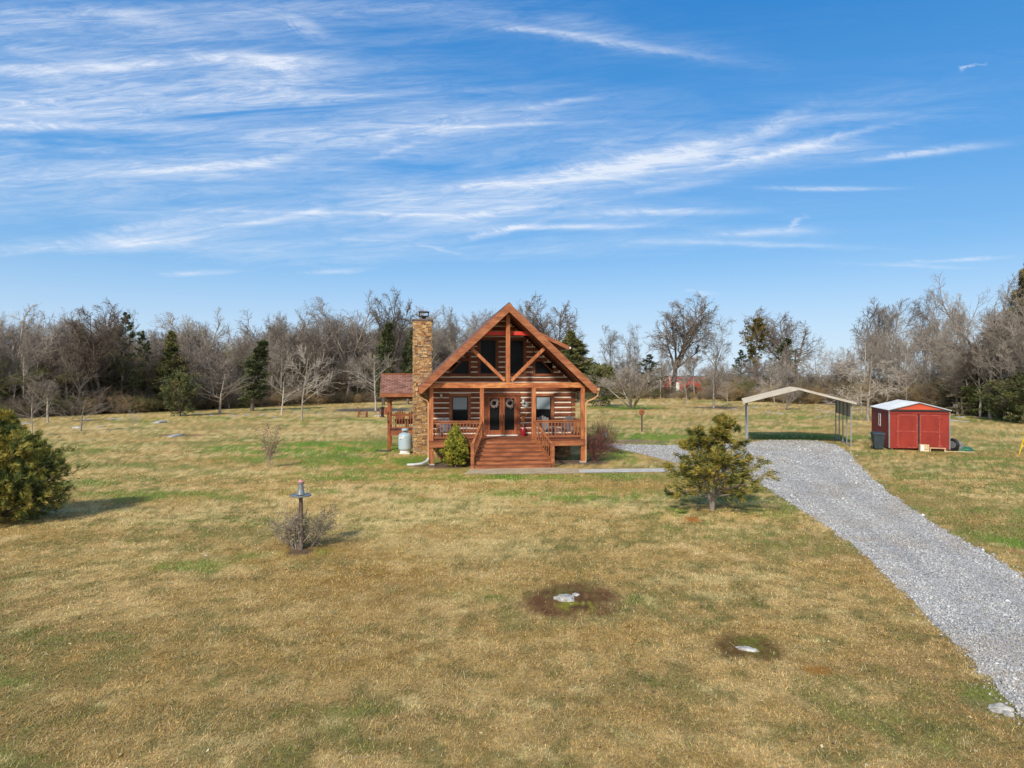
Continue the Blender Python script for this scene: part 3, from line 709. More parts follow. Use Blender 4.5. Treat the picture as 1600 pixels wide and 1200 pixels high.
for s in (-1, 1):
    roof_plane('roof', 0, APEX, s * EH, roof_z(EH), -.47, LEN + .5, RT, M['shingle'], cabin)
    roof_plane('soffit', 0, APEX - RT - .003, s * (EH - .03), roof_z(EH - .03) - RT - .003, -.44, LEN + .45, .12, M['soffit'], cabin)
# rake boards
for s in (-1, 1):
    mb = MB(); w = .47
    poly = [(0, APEX - .015), (s * EH, roof_z(EH) - .015), (s * EH, roof_z(EH) - .30), (s * (EH - .14), roof_z(EH - .14) - w), (0, APEX - w)]
    mb.prism_xz(poly if s < 0 else poly[::-1], -.545, -.475)
    mb.build('rake_board', M['trim'], cabin)
    mb = MB(); mb.box(s * EH - .03, s * EH + .03, -.44, LEN + .4, roof_z(EH) - .30, roof_z(EH) - .10); mb.build('fascia', M['trim'], cabin)
    mb = MB(); x = s * (EH + .10)
    mb.prism_xz([(x - .06, 3.70), (x + .06, 3.70), (x + .075, 3.84), (x - .075, 3.84)], -.50, LEN + .4); mb.build('gutter', M['gutter'], cabin)
# ridge cap
mb = MB(); mb.prism_xz([(-.16, APEX - .12), (0, APEX + .035), (.16, APEX - .12), (.16, APEX - .15), (-.16, APEX - .15)], -.48, LEN + .48); mb.build('ridge_cap', M['farroof'], cabin)
# shed dormer on the right slope
dorm = MB()
dz = lambda x: 8.08 - .46 * x
dorm.prism_xz([(3.55, roof_z(3.55) - .05), (3.55, dz(3.55) - .14), (.6, dz(.6) - .14), (.6, roof_z(.6) - .05)], 4.45, 9.0)
dm = dorm.build('dormer', M['log'], cabin)
roof_plane('dormer_roof', .05, dz(.05), 4.08, dz(4.08), 4.05, 9.4, .08, M['shingle'], dm)
mb = MB(); mb.prism_xz([(.10, dz(.1) - .02), (.10, dz(.1) - .24), (4.10, dz(4.10) - .24), (4.10, dz(4.10) - .01)], 3.99, 4.04); mb.build('fascia', M['trim'], dm)
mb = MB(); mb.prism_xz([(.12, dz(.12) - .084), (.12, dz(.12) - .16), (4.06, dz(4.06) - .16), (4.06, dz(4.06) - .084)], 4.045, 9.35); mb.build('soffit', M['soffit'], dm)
mb = MB(); mb.box(4.11, 4.20, 4.0, 9.4, dz(4.1) - .16, dz(4.1) - .05); mb.build('gutter', M['white'], dm)

# truss over the porch
mb = MB(); mb.box(-4.15, 4.15, -.12, .12, 3.84, 4.11); mb.build('header_beam', M['beamw'], cabin, bevel=.012)
mb = MB(); mb.box(-.105, .105, -.10, .10, 4.113, APEX - .50); mb.build('king_post', M['truss'], cabin, bevel=.012)
for s in (-1, 1):
    mb = MB(); mb.beam((s * .16, 0, 4.20), (s * 1.95, 0, 5.93), .16, .20, up=(0, 1, 0)); mb.build('truss_brace', M['truss'], cabin, bevel=.01)
mb = MB(); mb.box(-1.22, 1.22, .30, .46, 6.54, 6.74); mb.build('collar_beam', M['litbeam'], cabin, bevel=.01)
for ly in (.0,):
    for s in (-1, 1):
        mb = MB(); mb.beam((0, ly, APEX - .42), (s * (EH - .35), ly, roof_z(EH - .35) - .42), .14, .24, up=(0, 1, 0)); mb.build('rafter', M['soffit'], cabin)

# porch deck, posts, rails
mb = MB()
nb = 26
for i in range(17):
    y0 = -.18 + i * .1495; mb.box(-3.98, 3.98, y0, y0 + .140, ZD - .04, ZD)
mb.build('porch_deck', M['deck'], cabin)
mb = MB()
mb.box(-3.98, -1.45, -.155, -.11, ZD - .34, ZD - .045); mb.box(1.45, 3.98, -.155, -.11, ZD - .34, ZD - .045)
mb.box(-3.98, -3.935, -.105, WY - .05, ZD - .34, ZD - .045); mb.box(3.935, 3.98, -.105, WY - .05, ZD - .34, ZD - .045)
for x in np.arange(-3.6, 3.7, .6): mb.box(x - .02, x + .02, -.10, WY - .06, ZD - .26, ZD - .045)
mb.build('deck_rim', M['trim'], cabin)
PX = [-3.87, -1.33, 1.33, 3.90]
for x in PX:
    mb = MB(); mb.box(x - .10, x + .10, -.10, .10, 0.0 if abs(x) > 3 else ZD, 3.838)
    o = mb.build('porch_post', M['truss'], cabin, bevel=.01)
    if abs(x) > 3:
        mb = MB(); mb.box(x - .15, x + .15, -.15, .15, -.02, .05); mb.build('footing', M['conc'], o)
bal_me = MB().box(-.019, .019, -.019, .019, 0, 1)
_b0 = bal_me.build('baluster', M['trim'], None); BAL = _b0.data; bpy.data.objects.remove(_b0)
def baluster(parent, a, z0, h):
    o = bpy.data.objects.new('baluster', BAL); COL.objects.link(o); o.parent = parent
    o.location = (a[0], a[1], z0); o.scale = (1, 1, h); return o
def rail(parent, a, b, n, name='railing', z0=ZD):
    (x0, y0), (x1, y1) = a, b
    mb = MB(); mb.beam((x0, y0, z0 + .955), (x1, y1, z0 + .955), .13, .045); mb.beam((x0, y0, z0 + .88), (x1, y1, z0 + .88), .045, .08)
    mb.beam((x0, y0, z0 + .14), (x1, y1, z0 + .14), .045, .09)
    o = mb.build(name, M['trim'], parent)
    for i in range(n):
        t = (i + 1) / (n + 1); baluster(o, (x0 + (x1 - x0) * t, y0 + (y1 - y0) * t), z0 + .185, .655)
    return o
rail(cabin, (-3.76, 0), (-1.43, 0), 13); rail(cabin, (1.43, 0), (3.79, 0), 13)
rail(cabin, (-3.87, .12), (-3.87, WY - .1), 8); rail(cabin, (3.90, .12), (3.90, WY - .1), 8)

# the stairs flare out towards the ground
NS = 7; rise = ZD / NS; run = .295
stair = MB(); stair.box(-.01, .01, -.3, -.29, 0.3, 0.31)
mb = MB()
for i in range(1, NS):
    y1 = -.155 - (i - 1) * run; zt = ZD - i * rise; hw = 1.33 + (i / (NS - 1)) * .60
    mb.box(-hw + .07, hw - .07, y1 - .02, y1, zt - .0, zt + rise - .04)          # riser above this tread
mb.box(-1.93 + .07, 1.93 - .07, -.155 - 6 * run - .02, -.155 - 6 * run, .0, rise - .04)
st = mb.build('stairs', M['trim'], cabin)
for i in range(1, NS):
    y1 = -.155 - (i - 1) * run; zt = ZD - i * rise; hw = 1.33 + (i / (NS - 1)) * .60
    mb = MB(); mb.box(-hw + .05, hw - .05, y1 - run - .035, y1 - .0225, zt - .04, zt); mb.build('tread', M['deck'], st, bevel=.006)
for s in (-1, 1):
    mb = MB(); mb.prism_yz([(-.16, ZD - .02), (-.16, ZD - .40), (-1.70, 0.0), (-1.98, 0.0), (-1.98, .12)], -.022, .022)
    o = mb.build('stringer', M['trim'], st)
    ang = math.atan2(.60, 1.77) * s
    o.location = (s * 1.31 - 0 , 0, 0); o.rotation_euler = (0, 0, ang); 
    nx, ny = s * 1.96, -1.80
    mb = MB(); mb.box(nx - .08, nx + .08, ny - .08, ny + .08, 0, 1.13); mb.box(nx - .10, nx + .10, ny - .10, ny + .10, 1.13, 1.165)
    npo = mb.build('newel_post', M['trim'], cabin, bevel=.01)
    mb = MB(); a = (s * 1.35, -.10, ZD + .955); b = (nx, ny + .08, 1.09)
    mb.beam(a, b, .12, .045); a2 = (s * 1.35, -.10, ZD + .10); b2 = (nx, ny + .08, .26); mb.beam(a2, b2, .045, .08)
    hr = mb.build('handrail', M['trim'], cabin)
    for i in range(8):
        t = (i + 1) / 9; x = a[0] + (b[0] - a[0]) * t; y = a[1] + (b[1] - a[1]) * t
        z1 = a[2] + (b[2] - a[2]) * t; z0 = a2[2] + (b2[2] - a2[2]) * t; baluster(hr, (x, y), z0, z1 - z0 - .02)

# windows and doors
def frame_rect(mb, x0, x1, z0, z1, w, y0, y1):
    mb.box(x0, x1, y0, y1, z1 - w, z1); mb.box(x0, x1, y0, y1, z0, z0 + w); mb.box(x0, x0 + w, y0, y1, z0 + w, z1 - w); mb.box(x1 - w, x1, y0, y1, z0 + w, z1 - w)
for s in (-1, 1):
    xa, xb = sorted((s * 1.70, s * 2.86)); mb = MB(); frame_rect(mb, xa, xb, 1.75, 3.50, .15, WY - .085, WY + .11)
    w = mb.build('window', M['trim'], cabin)
    mb = MB(); frame_rect(mb, xa + .15, xb - .15, 1.90, 3.35, .045, WY - .035, WY + .05); mb.box(xa + .195, xb - .195, WY - .03, WY + .03, 2.60, 2.645); mb.build('sash', M['frame_dark'], w)
    mb = MB(); mb.box(xa + .195, xb - .195, WY + .0, WY + .012, 1.945, 3.305); mb.build('pane', M['glass'], w)
    mb = MB(); mb.box(xa + .20, xb - .20, WY - .012, WY - .004, 2.655, 3.30); mb.build('blind', M['blind'], w)
for s in (-1, 1):
    xa, xb = sorted((s * .20, s * 1.33)); mb = MB(); frame_rect(mb, xa, xb, 4.44, 6.55, .14, WY - .075, WY + .11)
    w = mb.build('gable_window', M['log'], cabin)
    mb = MB(); frame_rect(mb, xa + .14, xb - .14, 4.58, 6.41, .04, WY - .03, WY + .05); mb.build('sash', M['frame_dark'], w)
    mb = MB(); mb.box(xa + .18, xb - .18, WY, WY + .012, 4.62, 6.37); mb.build('pane', M['glass'], w)
    # triangular windows that follow the roof
    p_in = (s * 1.70, 4.46); p_out = (s * 2.84, 4.46); top_in = (s * 1.70, 5.80); top_out = (s * 2.84, 4.66)
    def inset(d): return [(s * (1.70 + d), 4.46 + d), (s * (2.84 - d), 4.46 + d), (s * (2.84 - d), 4.68 + d * .1), (s * (1.70 + d), 5.82 - d * 1.9)]
    outer, inner = inset(0), inset(.12)
    mb = MB()
    for i in range(4):
        j = (i + 1) % 4; q = [outer[i], outer[j], inner[j], inner[i]]
        if s < 0: q = q[::-1]
        mb.prism_xz(q, WY - .085, WY + .11)
    w = mb.build('angled_window', M['log'], cabin)
    q = inset(.11); q = q if s > 0 else q[::-1]
    mb = MB(); mb.prism_xz(q, WY - .02, WY); mb.build('pane', M['glass'], w)
# french doors
mb = MB(); mb.box(-.98, -.80, WY - .09, WY + .11, ZD, 3.38); mb.box(.80, .98, WY - .09, WY + .11, ZD, 3.38); mb.box(-.98, .98, WY - .09, WY + .11, 3.38, 3.56)
mb.build('door_frame', M['log'], cabin)
mb = MB(); mb.box(-.84, .84, WY - .17, WY - .01, ZD + .002, ZD + .055); mb.build('threshold', M['white'], cabin)
for s in (-1, 1):
    xa, xb = sorted((s * .012, s * .80)); mb = MB()
    zb = ZD + .06; zt = 3.36
    mb.box(xa, xa + .13, WY - .05, WY + .0, zb, zt); mb.box(xb - .13, xb, WY - .05, WY + .0, zb, zt); mb.box(xa + .13, xb - .13, WY - .05, WY, zt - .12, zt); mb.box(xa + .13, xb - .13, WY - .05, WY, zb, zb + .25)
    d = mb.build('door', M['trim_z'], cabin)
    mb = MB(); mb.box(xa + .13, xb - .13, WY - .032, WY - .02, zb + .25, zt - .12); mb.build('glass', M['glass'], d)
    mb = MB(); mb.box(s * .075 - .012, s * .075 + .012, WY - .095, WY - .055, 2.18, 2.34); mb.box(s * .075 - .02, s * .075 + .02, WY - .06, WY - .051, 2.14, 2.38); mb.build('handle', M['black'], d)
# wall lanterns
for x, zz in ((-3.30, 3.42), (1.15, 3.12)):
    mb = MB(); mb.box(x - .05, x + .05, WY - .08, WY - .058, zz - .12, zz + .10); mb.beam((x, WY - .08, zz + .06), (x, WY - .20, zz + .06), .02, .02)
    mb.lathe([(.09, zz + .06), (.03, zz + .13)], x, WY - .20, 8); mb.lathe([(.05, zz - .15), (.07, zz - .13), (.07, zz - .11)], x, WY - .20, 8)
    l = mb.build('wall_lantern', M['grey_metal'], cabin)
    mb = MB(); mb.lathe([(.05, zz - .11), (.075, zz + .055)], x, WY - .20, 8); mb.build('lamp_glass', M['white'], l)

# chimney of ledge stone on the left wall
mb = MB(); stone_face(mb, -4.78, -3.74, 4.8, 5.72, 0, 7.62, .078)
chm = mb.build('chimney', M['stone'], cabin, colors=True)
mb = MB(); mb.box(-4.86, -3.66, 4.72, 5.80, 7.62, 7.72); mb.build('cap', M['farroof'], chm)
mb = MB(); cx, cy = -4.18, 5.25; mb.lathe([(.12, 7.72), (.12, 7.90)], cx, cy, 12)
mb.box(cx - .28, cx + .28, cy - .28, cy + .28, 7.88, 7.92)
for sx in (-1, 1):
    for sy in (-1, 1): mb.box(cx + sx * .25 - .03, cx + sx * .25 + .03, cy + sy * .25 - .03, cy + sy * .25 + .03, 7.92, 8.12)
mb.box(cx - .31, cx + .31, cy - .31, cy + .31, 8.12, 8.17); mb.build('flue_cap', M['black'], chm)

# downspouts at the two front corners
mb = MB(); mb.tube([(-4.60, -.40, 3.74), (-4.60, -.38, 3.50), (-4.45, -.30, 3.38), (-4.10, -.14, 3.22), (-4.02, -.10, 3.10), (-4.02, -.10, .55), (-4.02, -.12, .32)], .042, 6)
ds = mb.build('downspout', M['gutter'], cabin)
mb = MB()
pts = [(-4.02, -.12, .32), (-4.10, -.25, .20), (-4.35, -.50, .12), (-4.75, -.60, .09), (-5.05, -.52, .08)]
mb.tube(pts, .065, 8); mb.build('drain_hose', M['plastic_white'], ds)
mb = MB(); mb.tube([(4.60, -.40, 3.74), (4.60, -.38, 3.45), (4.42, -.28, 3.28), (4.12, -.12, 3.14), (4.05, -.10, 3.02), (4.05, -.10, .05)], .042, 6)
mb.build('downspout', M['gutter'], cabin)

# side porch on the left: its own small gable roof, posts, deck and rails
x0r, x1r = -6.78, -3.9
def slab_y(name, y_top, z_top, y_low, z_low, xa, xb, t, mat, parent):
    mbx = MB(); pts = [(xa, y_top, z_top), (xa, y_low, z_low), (xb, y_low, z_low), (xb, y_top, z_top)]
    mbx.poly([(x, y, zz - t) for x, y, zz in pts] + pts, [(0, 3, 2, 1), (4, 5, 6, 7), (0, 1, 5, 4), (1, 2, 6, 5), (2, 3, 7, 6), (3, 0, 4, 7)])
    o = mbx.build(name, mat, parent); me_ = o.data; uvl = me_.uv_layers.new(name='UVMap')
    for pl in me_.polygons:
        for li in pl.loop_indices:
            co = me_.vertices[me_.loops[li].vertex_index].co; uvl.data[li].uv = (co.x, abs(co.y - y_top) * math.hypot(1, (z_top - z_low) / (y_top - y_low)))
    if y_low > y_top: me_.flip_normals()
    return o
slab_y('side_porch_roof', 8.72, 4.60, 6.98, 3.44, x0r, x1r, .07, M['shingle'], cabin); slab_y('side_porch_roof', 8.72, 4.60, 10.46, 3.44, x0r, x1r, .07, M['shingle'], cabin)
for bx_ in ((6.92, 6.975, 3.22, 3.42), (10.465, 10.52, 3.22, 3.42)):
    mb = MB(); mb.box(x0r, x1r, *bx_); mb.build('side_porch_fascia', M['trim'], cabin)
mb = MB(); mb.box(x0r + .02, x1r, 8.64, 8.80, 4.58, 4.64); mb.build('side_porch_ridge', M['trim'], cabin)
mb = MB(); mb.prism_yz([(6.98, 3.30), (10.46, 3.30), (8.72, 4.50)], x0r + .06, x0r + .10); mb.build('side_porch_gable', M['log'], cabin)
for yb_ in (7.38, 9.84):
    mb = MB(); mb.box(-6.42, -3.9, yb_, yb_ + .14, 3.10, 3.30); mb.build('side_porch_beam', M['soffit'], cabin)
for y in (7.45, 9.91):
    mb = MB(); mb.box(-6.34, -6.16, y - .09, y + .09, 0, 3.10); mb.build('side_porch_post', M['trim_z'], cabin, bevel=.008)
mb = MB()
for i in range(17): mb.box(-6.34, -3.9, 7.42 + i * .15, 7.56 + i * .15, ZD - .04, ZD)
mb.build('side_porch_deck', M['deck'], cabin)
mb = MB(); mb.box(-6.14, -3.9, 7.40, 7.45, ZD - .34, ZD - .045); mb.box(-6.30, -6.25, 7.55, 9.8, ZD - .34, ZD - .045); mb.box(-6.14, -3.9, 9.88, 9.93, ZD - .34, ZD - .045); mb.build('side_porch_rim', M['trim'], cabin)
rail(cabin, (-6.14, 7.47), (-3.95, 7.47), 12, 'side_porch_railing'); rail(cabin, (-6.25, 7.56), (-6.25, 9.8), 10, 'side_porch_railing')

# ------------------------------------------------------------------ trees
def unit(v): return v / np.maximum(np.linalg.norm(v, axis=-1, keepdims=True), 1e-9)
def perp(rng, d):
    r = rng.normal(size=d.shape); r -= (r * d).sum(-1, keepdims=True) * d; return unit(r)
def chain(rng, p0, d0, L, n, r0, rend, curl, up):
    B = len(p0); P = np.zeros((B, n, 3)); P[:, 0] = p0; d = d0.copy(); L = np.broadcast_to(L, (B,))
    for i in range(1, n):
        d = unit(d + curl * rng.normal(size=d.shape) + np.array([0, 0, up])); P[:, i] = P[:, i - 1] + d * (L / (n - 1))[:, None]
    R = np.broadcast_to(r0, (B,))[:, None] * (1 - (1 - rend) * np.linspace(0, 1, n)[None])
    return P, R, L
def kids(rng, P, R, L, k, t0, t1, a0, a1, lf, rf, n, curl, up, rend=.3, fall=.5, rmin=.008, flat=0.0):
    B, m, _ = P.shape
    t = t0 + (t1 - t0) * ((np.arange(k)[None] + rng.random((B, k))) / k)
    f = t * (m - 1); i = np.clip(np.floor(f).astype(int), 0, m - 2); w = (f - i)[..., None]; b = np.arange(B)[:, None]
    pos = P[b, i] * (1 - w) + P[b, i + 1] * w; tan = unit(P[b, i + 1] - P[b, i]); r = R[b, i] * (1 - w[..., 0]) + R[b, i + 1] * w[..., 0]
    a = np.radians(rng.uniform(a0, a1, (B, k)))[..., None]; d = np.cos(a) * tan + np.sin(a) * perp(rng, tan)
    if flat: d[..., 2] *= (1 - flat); d = unit(d)
    l = L[:, None] * lf * (1 - fall * (t - t0) / max(t1 - t0, 1e-6)) * rng.uniform(.65, 1.3, (B, k))
    return chain(rng, pos.reshape(-1, 3), d.reshape(-1, 3), l.ravel(), n, np.maximum(r * rf, rmin).ravel(), rend, curl, up)
def tubes(P, R, s):
    B, n, _ = P.shape; d = unit(P[:, -1] - P[:, 0]); ref = np.where(np.abs(d[:, 2:3]) > .8, np.array([[1., 0, 0]]), np.array([[0, 0, 1.]]))
    x = unit(np.cross(d, ref)); y = np.cross(d, x); a = np.arange(s) * 2 * np.pi / s
    off = np.cos(a)[None, None, :, None] * x[:, None, None] + np.sin(a)[None, None, :, None] * y[:, None, None]
    V = (P[:, :, None] + off * R[:, :, None, None]).reshape(-1, 3)
    base = np.arange(B)[:, None, None] * n * s; i = np.arange(n - 1)[None, :, None] * s; k = np.arange(s)[None, None]; k2 = (k + 1) % s
    Fq = np.stack([base + i + k, base + i + k2, base + i + s + k2, base + i + s + k], -1).reshape(-1, 4)
    return V, Fq
def merge(items):
    V = []; Fq = []; o = 0
    for v, f in items: V.append(v); Fq.append(f + o); o += len(v)
    return np.concatenate(V), np.concatenate(Fq)

def bare_tree(seed, H, trunk_r, style, mat_t, mat_c, twig=.012, dens=1.0):
    """returns an Empty with trunk (stem and limbs) and crown (boughs and twigs)"""
    rng = np.random.default_rng(seed); up0 = np.array([[0, 0, 1.0]])
    K = lambda v: max(1, int(round(v * dens)))
    if style == 'tall':        # forest-grown: long stem, upswept limbs
        T = chain(rng, np.zeros((1, 3)), unit(up0 + rng.normal(0, .03, (1, 3)) * [1, 1, 0]), H * .78, 9, trunk_r, .22, .045, .06)
        a = kids(rng, *T, 13, .42, 1.0, 20, 48, .46, .55, 7, .07, .12, .22, .35); b = kids(rng, *a, K(8), .2, .98, 25, 50, .48, .6, 5, .10, .06, .3, .35, twig * 1.8)
        c = kids(rng, *b, K(7), .15, .98, 25, 58, .5, .6, 4, .13, .04, .4, .3, twig); d = kids(rng, *c, K(5), .1, .98, 25, 65, .55, .7, 3, .15, .02, .5, .2, twig * .8)
    elif style == 'spread':    # open-grown: forks low into several heavy limbs, round wide crown
        T = chain(rng, np.zeros((1, 3)), up0.copy(), H * .34, 4, trunk_r, .8, .05, .05)
        a = kids(rng, *T, 7, .70, 1.0, 18, 52, 1.65, .62, 9, .09, .055, .20, .10, .05)
        b = kids(rng, *a, K(12), .22, .99, 28, 60, .42, .55, 6, .12, .03, .25, .55, twig * 2.5)
        c = kids(rng, *b, K(9), .15, .98, 28, 62, .5, .6, 5, .14, .02, .35, .35, twig); d = kids(rng, *c, K(7), .1, .98, 30, 65, .55, .7, 3, .15, .0, .5, .2, twig * .8)
    elif style == 'gnarl':     # narrow, crooked, short side branches
        T = chain(rng, np.zeros((1, 3)), up0.copy(), H * .5, 6, trunk_r, .6, .10, .05)
        a = kids(rng, *T, 5, .50, 1.0, 12, 36, 1.05, .7, 10, .14, .08, .2, .15, .05)
        b = kids(rng, *a, K(13), .25, .99, 35, 75, .32, .5, 5, .16, .03, .25, .2, twig * 2)
        c = kids(rng, *b, K(9), .15, .98, 30, 70, .5, .6, 4, .18, .0, .35, .3, twig); d = kids(rng, *c, K(6), .1, .98, 30, 70, .55, .7, 3, .18, .0, .5, .2, twig * .8)
    elif style == 'young':     # small field tree: short stem and a wide fan of fine branches
        T = chain(rng, np.zeros((1, 3)), up0.copy(), H * .88, 7, trunk_r, .12, .04, .05)
        a = kids(rng, *T, 15, .26, .9, 45, 68, .60, .5, 6, .08, .05, .25, .55, .012); b = kids(rng, *a, K(8), .12, .98, 22, 48, .5, .6, 4, .10, .03, .3, .4, twig * 1.5)
        c = kids(rng, *b, K(6), .1, .98, 22, 50, .55, .6, 3, .12, .02, .4, .3, twig); d = kids(rng, *c, K(3), .2, .98, 22, 50, .55, .7, 3, .12, .02, .5, .2, twig * .8)
    elif style == 'vase':      # several stems from the ground, leaning out
        ns_ = 7; an = rng.uniform(0, 6.28, ns_); ti = np.radians(rng.uniform(12, 42, ns_))
        d0 = np.stack([np.cos(an) * np.sin(ti), np.sin(an) * np.sin(ti), np.cos(ti)], 1)
        T = chain(rng, d0 * [.12, .12, 0], d0, H * .75, 7, trunk_r * .6, .3, .08, .03)
        a = kids(rng, *T, 6, .3, .98, 20, 48, .5, .6, 6, .10, .05, .25, .4, .012); b = kids(rng, *a, K(8), .12, .98, 22, 50, .5, .6, 4, .12, .03, .3, .4, twig * 1.5)
        c = kids(rng, *b, K(6), .1, .98, 22, 50, .55, .6, 3, .12, .02, .4, .3, twig); d = kids(rng, *c, K(3), .2, .98, 22, 50, .55, .7, 3, .12, .02, .5, .2, twig * .8)
    elif style == 'droop':     # straight stem, long level boughs curving down and out
        T = chain(rng, np.zeros((1, 3)), up0.copy(), H * .95, 8, trunk_r, .1, .03, .05)
        a = kids(rng, *T, 24, .16, .95, 70, 100, .52, .45, 7, .09, -.05, .25, .6, .014); b = kids(rng, *a, K(7), .15, .98, 25, 55, .45, .6, 5, .14, .03, .3, .4, twig * 1.5)
        c = kids(rng, *b, K(5), .1, .98, 25, 55, .5, .6, 3, .15, .0, .4, .3, twig); d = kids(rng, *c, K(2), .2, .98, 25, 55, .5, .7, 3, .15, .0, .5, .2, twig * .8)
    else:                      # 'scrub'
        ns_ = 16; an = rng.uniform(0, 6.28, ns_); ti = np.radians(rng.uniform(3, 48, ns_))
        d0 = np.stack([np.cos(an) * np.sin(ti), np.sin(an) * np.sin(ti), np.cos(ti)], 1)
        T = chain(rng, d0 * [.15, .15, 0], d0, H * .8, 5, trunk_r, .3, .12, .02)
        a = kids(rng, *T, 7, .12, .98, 20, 60, .45, .6, 4, .14, .03, .3, .3, twig * 1.3); b = kids(rng, *a, K(7), .1, .98, 25, 60, .55, .6, 4, .15, .02, .3, .3, twig)
        c = kids(rng, *b, K(5), .1, .98, 25, 60, .6, .7, 3, .15, .02, .4, .3, twig * .8); d = None
    root = bpy.data.objects.new('bare_tree', None); COL.objects.link(root)
    V, Fq = merge([tubes(T[0], T[1], 7), tubes(a[0], a[1], 5)])
    np_mesh('trunk', V, [Fq], mat_t, root)
    V, Fq = merge([tubes(b[0], b[1], 4), tubes(c[0], c[1], 3)] + ([tubes(d[0], d[1], 3)] if d else []))
    np_mesh('crown', V, [Fq], mat_c, root)
    allp = (d or c)[0]
    root['_h'] = float(np.percentile(allp[..., 2], 99.5)); root['_w'] = float(np.percentile(np.abs(allp[..., 0]), 96) * 2)
    return root

def leaf_tris(rng, pos, dirs, size, width, spread, per):
    """per faces at each point, leaning along the twig"""
    P = np.repeat(pos, per, axis=0); D = np.repeat(dirs, per, axis=0); n = len(P)
    D = unit(D + spread * rng.normal(size=D.shape)); S = perp(rng, D)
    l = (size * rng.uniform(.6, 1.35, n))[:, None]; w = (width * rng.uniform(.6, 1.3, n))[:, None]
    P = P + rng.normal(size=P.shape) * size * .25
    return np.stack([P - S * w * .5, P + S * w * .5, P + D * l], 1)      # (n,3,3)
def evergreen(seed, H, Rb, style, pal, leaf, per=3, mat='foliage_far', nb=60, name='cedar_tree', bark_m='bark_d', clump_var=.35, sub=7, base=.04, lean=0, leaders=(), flat=0.0, spread=.42, lw=.42):
    """trunk, boughs and thousands of small foliage faces; pal is a list of leaf colours; leaders: further stems (lean x, lean y, height, radius, boughs)"""
    rng = np.random.default_rng(seed); TT_ = []; AA = []
    for (lx, ly, Hh, Rr, k) in [(lean, 0, H, Rb, nb)] + list(leaders):
        T = chain(rng, np.zeros((1, 3)), unit(np.array([[lx, ly, 1.0]])), Hh, 9, Hh * .014 + .03, .12, .035, .05); TT_.append(T)
        t = base + (.985 - base) * (np.arange(k) + rng.random(k)) / k; f = t * 8; i = np.clip(np.floor(f).astype(int), 0, 7); w = (f - i)[:, None]
        pos = T[0][0, i] * (1 - w) + T[0][0, i + 1] * w; an = rng.uniform(0, 6.283, k) + np.arange(k) * 2.4
        if style == 'cone': prof = (1 - t) ** .85 * 1.0 + .05; el_ = np.radians(35 - 25 * (1 - t))
        elif style == 'feather': prof = (1 - t * .93) ** .95 * rng.uniform(.75, 1.25, k); el_ = np.radians(28 + 34 * t + rng.normal(0, 6, k))
        elif style == 'plume': prof = np.interp(t, [0, .10, .30, .60, 1], [.80, 1.05, .88, .46, .08]) * rng.uniform(.86, 1.14, k); el_ = np.radians(16 + 46 * t + rng.normal(0, 6, k))
        elif style == 'column': prof = np.sin(np.clip(t, 0, 1) * np.pi * .72 + .75) ** .8 * .9 + .05; el_ = np.radians(48 + 20 * t)
        elif style == 'egg': prof = np.clip(np.sin(np.clip((t * .92 + .12), 0, 1) * np.pi), 0, 1) ** .6; el_ = np.radians(25 + 30 * t)
        elif style == 'open': prof = (1 - t) ** .75 * rng.uniform(.55, 1.15, k) + .04; el_ = np.radians(2 + 24 * t + rng.normal(0, 8, k))
        elif style == 'layer': prof = np.interp(t, [0, .12, .3, .6, 1], [.70, 1.0, .98, .55, .10]) * rng.uniform(.7, 1.2, k); el_ = np.radians(6 + 34 * t + rng.normal(0, 9, k))
        else: prof = np.where(t > .45, np.sin((t - .45) / .55 * np.pi * .85 + .35), .25) * rng.uniform(.5, 1.1, k); el_ = np.radians(15 + 20 * t)
        L = Rr * prof * rng.uniform(.85, 1.15, k)
        d = np.stack([np.cos(an) * np.cos(el_), np.sin(an) * np.cos(el_), np.sin(el_)], 1)
        AA.append(chain(rng, pos, d, L, 6, np.maximum(.018 * L + .006, .006), .25, .08, .03))
    A = tuple(np.concatenate([x[j] for x in AA]) for j in range(3)); T = tuple(np.concatenate([x[j] for x in TT_]) for j in range(3))
    B = kids(rng, *A, sub, .18, 1.0, 25, 60, .45, .5, 4, .10, .04, .3, .55, .003, flat)
    C = kids(rng, *B, 4, .15, 1.0, 25, 55, .5, .6, 3, .1, .02, .4, .4, .002, flat)
    def samp(X, m, t0=.15):
        P = X[0]; Bn, n, _ = P.shape; tt = rng.uniform(t0, 1, (Bn, m)) * (n - 1); ii = np.clip(np.floor(tt).astype(int), 0, n - 2); ww = (tt - ii)[..., None]; b = np.arange(Bn)[:, None]
        return (P[b, ii] * (1 - ww) + P[b, ii + 1] * ww).reshape(-1, 3), unit(P[b, ii + 1] - P[b, ii]).reshape(-1, 3)
    root = bpy.data.objects.new(name, None); COL.objects.link(root)
    V, Fq = merge([tubes(T[0], T[1], 8), tubes(A[0], A[1], 4)]); np_mesh('trunk', V, [Fq], M[bark_m], root)
    p1, d1 = samp(C, 3); p2, d2 = samp(B, 3, .3)
    pos = np.concatenate([p1, p2]); dr = np.concatenate([d1, d2])
    tri = leaf_tris(rng, pos, dr, leaf, leaf * lw, spread, per)
    # colour: each bough clump leans to one of the palette's colours, each leaf varies a little
    pal = np.array(pal); g = fbm(tri[:, 0, 0] * 1.0 + tri[:, 0, 2] * .7, tri[:, 0, 1] + tri[:, 0, 2] * 1.3, max(Rb * clump_var, .12), seed + 7, 3)
    g = np.clip((g - .28) / .44 + rng.normal(0, .12, len(g)), 0, .999) * (len(pal) - 1); gi = np.floor(g).astype(int); gw = (g - gi)[:, None]
    col = (pal[gi] * (1 - gw) + pal[np.minimum(gi + 1, len(pal) - 1)] * gw) * np.exp(rng.normal(0, .2, (len(gi), 1)))
